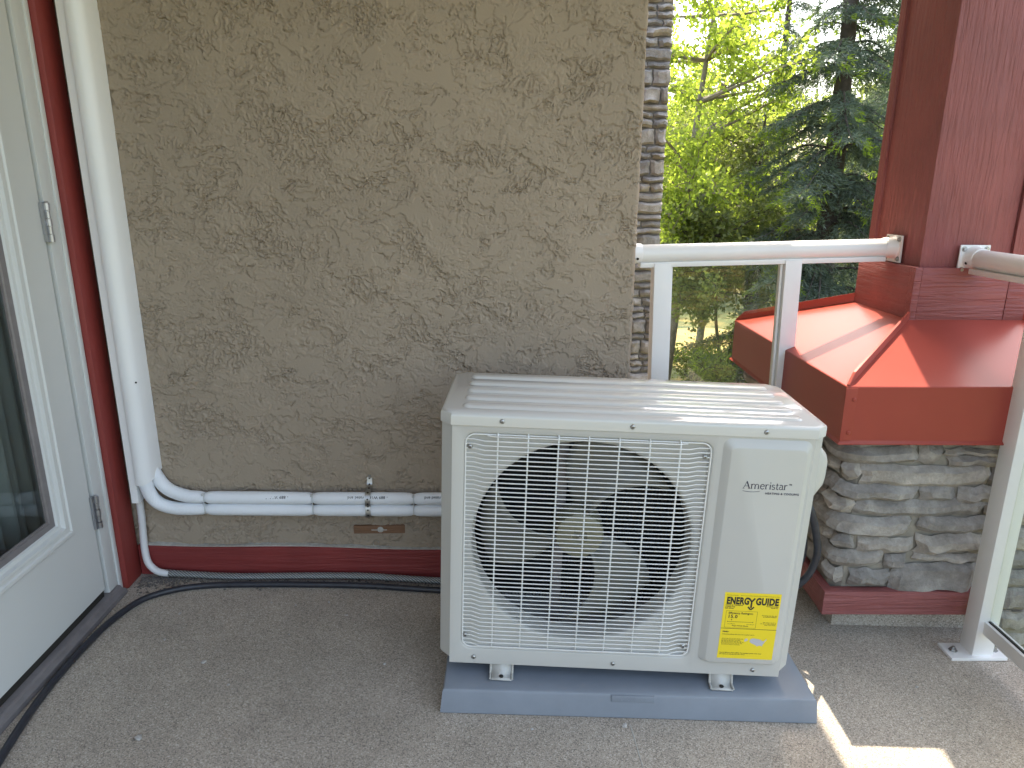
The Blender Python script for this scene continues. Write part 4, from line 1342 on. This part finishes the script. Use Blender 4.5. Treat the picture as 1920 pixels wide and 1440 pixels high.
def broadleaf(name, label, x, y, height, rad, zc, n_branch, leaves, mat, bark, seed, lean=(0, 0), lsize=0.075, group='broadleaf trees beyond the railing', squash=1.0, trunk_r=0.10, f0=0.22):
    rng = np.random.default_rng(seed)
    rp = random.Random(seed)
    t = tag(empty(name, (x, y, GZ - 0.15)), label, 'tree', group)
    top = Vector((lean[0], lean[1], height))
    trunk = spline([(0, 0, -0.1), (lean[0] * .2 + .08, lean[1] * .2, height * .3), (lean[0] * .55 - .05, lean[1] * .5, height * .6), tuple(top)], 5)
    m = MB()
    m.tube(trunk, [trunk_r * (1 - .8 * i / (len(trunk) - 1)) for i in range(len(trunk))], 8)
    C_ = []
    D_ = []
    for b in range(n_branch):
        f_ = f0 + (1 - f0) * (b + rp.random()) / n_branch
        o = trunk[min(len(trunk) - 1, int(f_ * (len(trunk) - 1)))]
        a = rp.uniform(0, 6.283)
        up_ = rp.uniform(-.05, .75)
        ln = rad * (0.55 + 0.55 * rp.random()) * math.sqrt(max(0.12, 1 - ((f_ * height - zc) / (height * .62)) ** 2))
        d = Vector((math.cos(a), math.sin(a), up_)).normalized()
        bend = Vector((rp.uniform(-.3, .3), rp.uniform(-.3, .3), rp.uniform(-.25, .15)))
        pts = [o, o + d * ln * .35, o + d * ln * .7 + bend * ln * .25, o + d * ln + bend * ln * .55]
        bp_ = spline([tuple(p) for p in pts], 3)
        m.tube(bp_, [max(.006, trunk_r * .34 * (1 - .85 * i / (len(bp_) - 1))) for i in range(len(bp_))], 5, False)
        for tw in range(7):
            q = bp_[min(len(bp_) - 1, 3 + int(tw * (len(bp_) - 3) / 7))]
            dd = Vector((rp.gauss(0, 1), rp.gauss(0, 1), rp.gauss(.15, .7))).normalized()
            tl_ = ln * rp.uniform(.18, .42)
            e = q + dd * tl_
            m.tube([q, q + dd * tl_ * .5 + Vector((0, 0, .02)), e], [.008, .006, .003], 4, False)
            k = max(3, int(leaves / (n_branch * 7)))
            s = rng.random((k, 1)) ** .7
            base = np.array(q)[None] + (np.array(e) - np.array(q))[None] * s * 1.1
            C_.append(base + rng.normal(0, 0.085, (k, 3)) * np.array([1, 1, squash]))
    m.build('trunk', bark, t, angle=60)
    C_ = np.vstack(C_)
    n = len(C_)
    d1 = unit(rng.normal(0, 1, (n, 3)) + np.array([0, 0, -.35]))
    d2 = unit(np.cross(d1, rng.normal(0, 1, (n, 3))))
    s = lsize * rng.uniform(.6, 1.25, (n, 1))
    V, F = quads(C_, d1 * s, d2 * s * .34)
    o = link('crown', np_mesh('crown', V, F), mat, t, False)
    kind(o, 'stuff')
    return t

def spruce(name, label, x, y, height, rad, seed, mat, trunk_r=0.16, whorl=0.30, z_lo=0.6, per=7, tip=None, droop=0.32, dens=1.0, group='spruce trees beyond the railing', nsize=0.085):
    rng = np.random.default_rng(seed)
    rp = random.Random(seed)
    t = tag(empty(name, (x, y, GZ - 0.15)), label, 'tree', group)
    m = MB()
    m.tube([(0, 0, -.1), (0.03, 0, height * .33), (-.02, .02, height * .66), (0, 0, height)], [trunk_r * 1.15, trunk_r * .85, trunk_r * .5, .02], 9)
    Cn, A1, tips = [], [], []
    z = z_lo
    while z < height - .3:
        f_ = 1 - (z / height)
        for b in range(per):
            a = rp.uniform(0, 6.283)
            ln = rad * (f_ ** .75) * rp.uniform(.65, 1.1)
            if ln < .15:
                continue
            h_ = Vector((math.cos(a), math.sin(a), 0))
            zz = z + rp.uniform(-.14, .14)
            pts = [Vector((0, 0, zz)), h_ * ln * .35 + Vector((0, 0, zz + .04 * ln)), h_ * ln * .7 + Vector((0, 0, zz - droop * .45 * ln)), h_ * ln + Vector((0, 0, zz - droop * .75 * ln))]
            bp_ = spline([tuple(p) for p in pts], 4)
            m.tube(bp_, [max(.004, .028 * f_ ** .5 * (1 - .85 * i / (len(bp_) - 1))) for i in range(len(bp_))], 4, False)
            nt_ = max(5, int(ln / .062))
            side = Vector((-h_.y, h_.x, 0))
            for k in range(nt_):
                u = .12 + .88 * k / nt_
                q = bp_[min(len(bp_) - 1, int(u * (len(bp_) - 1)))]
                q2 = bp_[min(len(bp_) - 1, int(u * (len(bp_) - 1)) + 1)]
                w = u * (len(bp_) - 1) % 1
                q = q.lerp(q2, w)
                for sg in (-1, 1):
                    tl_ = ln * .34 * (1 - .62 * u) * rp.uniform(.55, 1.15) + .06
                    dv = (h_ * rp.uniform(.35, .9) + side * sg + Vector((0, 0, rp.uniform(-.75, -.1)))).normalized()
                    ns = max(4, int(tl_ / .014 * dens))
                    ss = rng.random((ns, 1))
                    base = np.array(q)[None] + np.array(dv)[None] * tl_ * ss + np.array([[0, 0, -1]]) * (tl_ * .35) * ss ** 2
                    Cn.append(base)
                    A1.append(np.repeat(np.array(dv)[None], ns, 0))
                    tips.append((ss[:, 0] > .72) & (u > .55))
        z += whorl * (0.75 + .5 * rp.random())
    m.build('trunk', 'bark', t, angle=60)
    Cn = np.vstack(Cn)
    A1 = np.vstack(A1)
    tips = np.concatenate(tips)
    n = len(Cn)
    d1 = unit(A1 + rng.normal(0, .55, (n, 3)) + np.array([0, 0, -.12]))
    d2 = unit(np.cross(d1, rng.normal(0, 1, (n, 3))))
    s = nsize * rng.uniform(.6, 1.3, (n, 1))
    V, F = quads(Cn + rng.normal(0, .012, (n, 3)), d1 * s, d2 * s * .085)
    if tip:
        kp = ~tips
        Vq = V.reshape(-1, 4, 3)
        for nm, sel, mt in (('crown', kp, mat), ('fresh_tips', tips, tip)):
            vv_ = Vq[sel].reshape(-1, 3)
            kind(link(nm, np_mesh(nm, vv_, np.arange(len(vv_)).reshape(-1, 4)), mt, t, False), 'stuff')
    else:
        kind(link('crown', np_mesh('crown', V, F), mat, t, False), 'stuff')
    return t

def wx_(px, Y):     # lateral position of a bearing at distance Y
    return Y * (px - 918) / 1363.0
broadleaf('lime_tree', 'sunlit lime-green leafy tree standing nearest the stone pier', wx_(1262, 12), 12, 8.0, 1.65, 4.8, 46, 17000, 'leaf_lime', 'bark_pale', 3, (0.7, .3), 0.085, trunk_r=.11, f0=.36)
broadleaf('lime_tree', 'taller lime-green leafy tree behind the one by the stone pier', wx_(1330, 15.5), 15.5, 6.6, 1.8, 4.4, 36, 10000, 'leaf_lime', 'bark_pale', 8, (0.2, 0), 0.09, f0=.42)
broadleaf('green_tree', 'low dark green leafy tree seen through the railing glass', wx_(1375, 11.2), 11.2, 3.6, 1.15, 2.9, 34, 13000, 'leaf_green', 'bark', 14, (-.1, 0), 0.075, trunk_r=.05, f0=.72)
broadleaf('green_tree', 'bushy mid-green tree between the lime tree and the dark spruce', wx_(1440, 14), 14, 5.6, 1.7, 3.5, 36, 14000, 'leaf_green', 'bark', 23, (0, 0), 0.085, trunk_r=.07, f0=.5)
spruce('spruce_tree', 'large dark spruce with a thick trunk beside the red column', wx_(1562, 11), 11, 10.5, 2.1, 31, 'needle', 0.19, 0.34, 1.5, 7, 'needle_tip', 0.34, 1.5)
spruce('spruce_tree', 'pale grey-green spruce with drooping boughs left of the dark spruce', wx_(1425, 13), 13, 5.3, 2.0, 47, 'needle_pale', 0.10, 0.30, 2.5, 7, None, 0.45, 1.3)
spruce('spruce_tree', 'dark spruce rising behind the lime-green trees', wx_(1450, 20), 20, 12.0, 1.7, 53, 'needle', 0.15, 0.46, 3.0, 6, None, 0.3, 0.7, nsize=.11)
spruce('spruce_tree', 'dark spruce half hidden behind the red column', wx_(1690, 14.5), 14.5, 11.0, 2.3, 59, 'needle', 0.17, 0.36, 1.0, 7, None, 0.35, 1.0, nsize=.10)
for p_, Y_, h_, sd__, lb in ((1345, 13.4, 0.85, 72, 'low green shrub on the lawn beside the tan box'), (1440, 10.5, 1.7, 73, 'low green shrub on the lawn below the metal skirt')):
    broadleaf('shrub', lb, wx_(p_, Y_), Y_, h_, 0.75, h_ * .5, 26, 6000, 'leaf_green', 'bark', sd__, (0, 0), 0.06, 'shrubs on the lawn', trunk_r=.03, f0=.1)['category'] = 'shrub'
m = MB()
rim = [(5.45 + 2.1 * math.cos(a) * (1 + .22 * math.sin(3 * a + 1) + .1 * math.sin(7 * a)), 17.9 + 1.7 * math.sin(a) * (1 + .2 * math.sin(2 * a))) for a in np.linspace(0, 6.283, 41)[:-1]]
m.add([(x, y, GZ + 0.03) for x, y in rim] + [(5.45, 17.9, GZ + 0.10)], [(k, (k + 1) % 40, 40) for k in range(40)])  # added dry lawn sheet, coloured to paint in a sunlit patch
kind(m.build('sunlit_dry_grass_patch', 'sunlit_dry_grass'), 'structure')
far = [(1190, 26, 8.5, 0), (1290, 30, 8.0, 1), (1380, 27, 6.5, 0), (1470, 31, 7.5, 1), (1570, 28, 6.5, 0), (1660, 30, 8.5, 1), (1780, 27, 9.0, 0), (2050, 26, 9.0, 1)]
fl_ = ['beyond the stone pier', 'far behind the sunlit lime tree', 'in the distance above the sunlit lawn', 'in the distance left of the spruce trunk', 'in the distance right of the spruce trunk', 'in the distance beside the red column', 'hidden in the distance behind the red column', 'in the distance past the column']
for (p_, Y_, h_, ty), lb in zip(far, fl_):
    broadleaf('distant_tree', ('mid-green' if ty else 'dark green') + ' rounded tree ' + lb, wx_(p_, Y_), Y_, h_, 3.0, h_ * .5, 34, 8500, 'leaf_green', 'bark', 300 + p_, (0, 0), 0.17, 'distant trees behind the lawn', trunk_r=.14)

# ------------------------------------------------------------------ small debris on the deck
DB = [(-0.80, 1.70, .007), (-0.52, 2.00, .004), (-0.62, 1.98, .0035), (-0.70, 1.995, .004), (-0.45, 1.93, .004), (-0.96, 1.93, .004), (-0.845, 1.42, .010), (-0.33, 1.32, .005), (-0.70, 1.61, .004), (-0.95, 1.80, .004), (-0.60, 1.83, .003), (-0.30, 1.70, .004), (0.10, 1.455, .004), (0.335, 1.468, .007), (1.18, 1.62, .004), (1.12, 1.50, .003)]
for k, (x, y, r_) in enumerate(DB):
    bm = bmesh.new()
    bmesh.ops.create_icosphere(bm, subdivisions=1, radius=r_)
    rp = random.Random(k)
    for q in bm.verts:
        q.co = q.co * rp.uniform(.75, 1.2)
        q.co.z *= .6
        q.co.x *= 1.25
    me = bpy.data.meshes.new('pebble')
    bm.to_mesh(me)
    bm.free()
    o = link('pebble', me, 'pebble')
    o.location = (x, y, fz(x) + r_ * .35)
    o.rotation_euler = (0, 0, rp.uniform(0, 3))
    tag(o, 'tiny pale pebble lying loose on the speckled deck', 'pebble', 'loose pebbles on the deck')
m = MB()
rp = random.Random(2)
for k in range(420):
    x = -1.165 + abs(rp.gauss(0, .10)) if rp.random() < .7 else rp.uniform(-1.1, -.2)
    y = 2.138 - abs(rp.gauss(0, .035))
    if y < 2.06 and x > -1.05:
        continue
    r_ = rp.uniform(.002, .0055)
    z = fz(x) + r_ * .4
    vs = [(x + r_ * a * rp.uniform(.7, 1.3), y + r_ * b * rp.uniform(.7, 1.3), z + r_ * c * rp.uniform(.6, 1.1)) for a, b, c in ((1, 0, 0), (0, 1, 0), (-1, 0, 0), (0, -1, 0), (0, 0, 1), (0, 0, -.6))]
    m.add(vs, [(0, 1, 4), (1, 2, 4), (2, 3, 4), (3, 0, 4), (1, 0, 5), (2, 1, 5), (3, 2, 5), (0, 3, 5)])
o = m.build('grit', 'gravel', smooth=False)
o['label'] = 'dark grit and dirt gathered in the corner by the baseboard'
o['category'] = 'gravel'
kind(o, 'stuff')
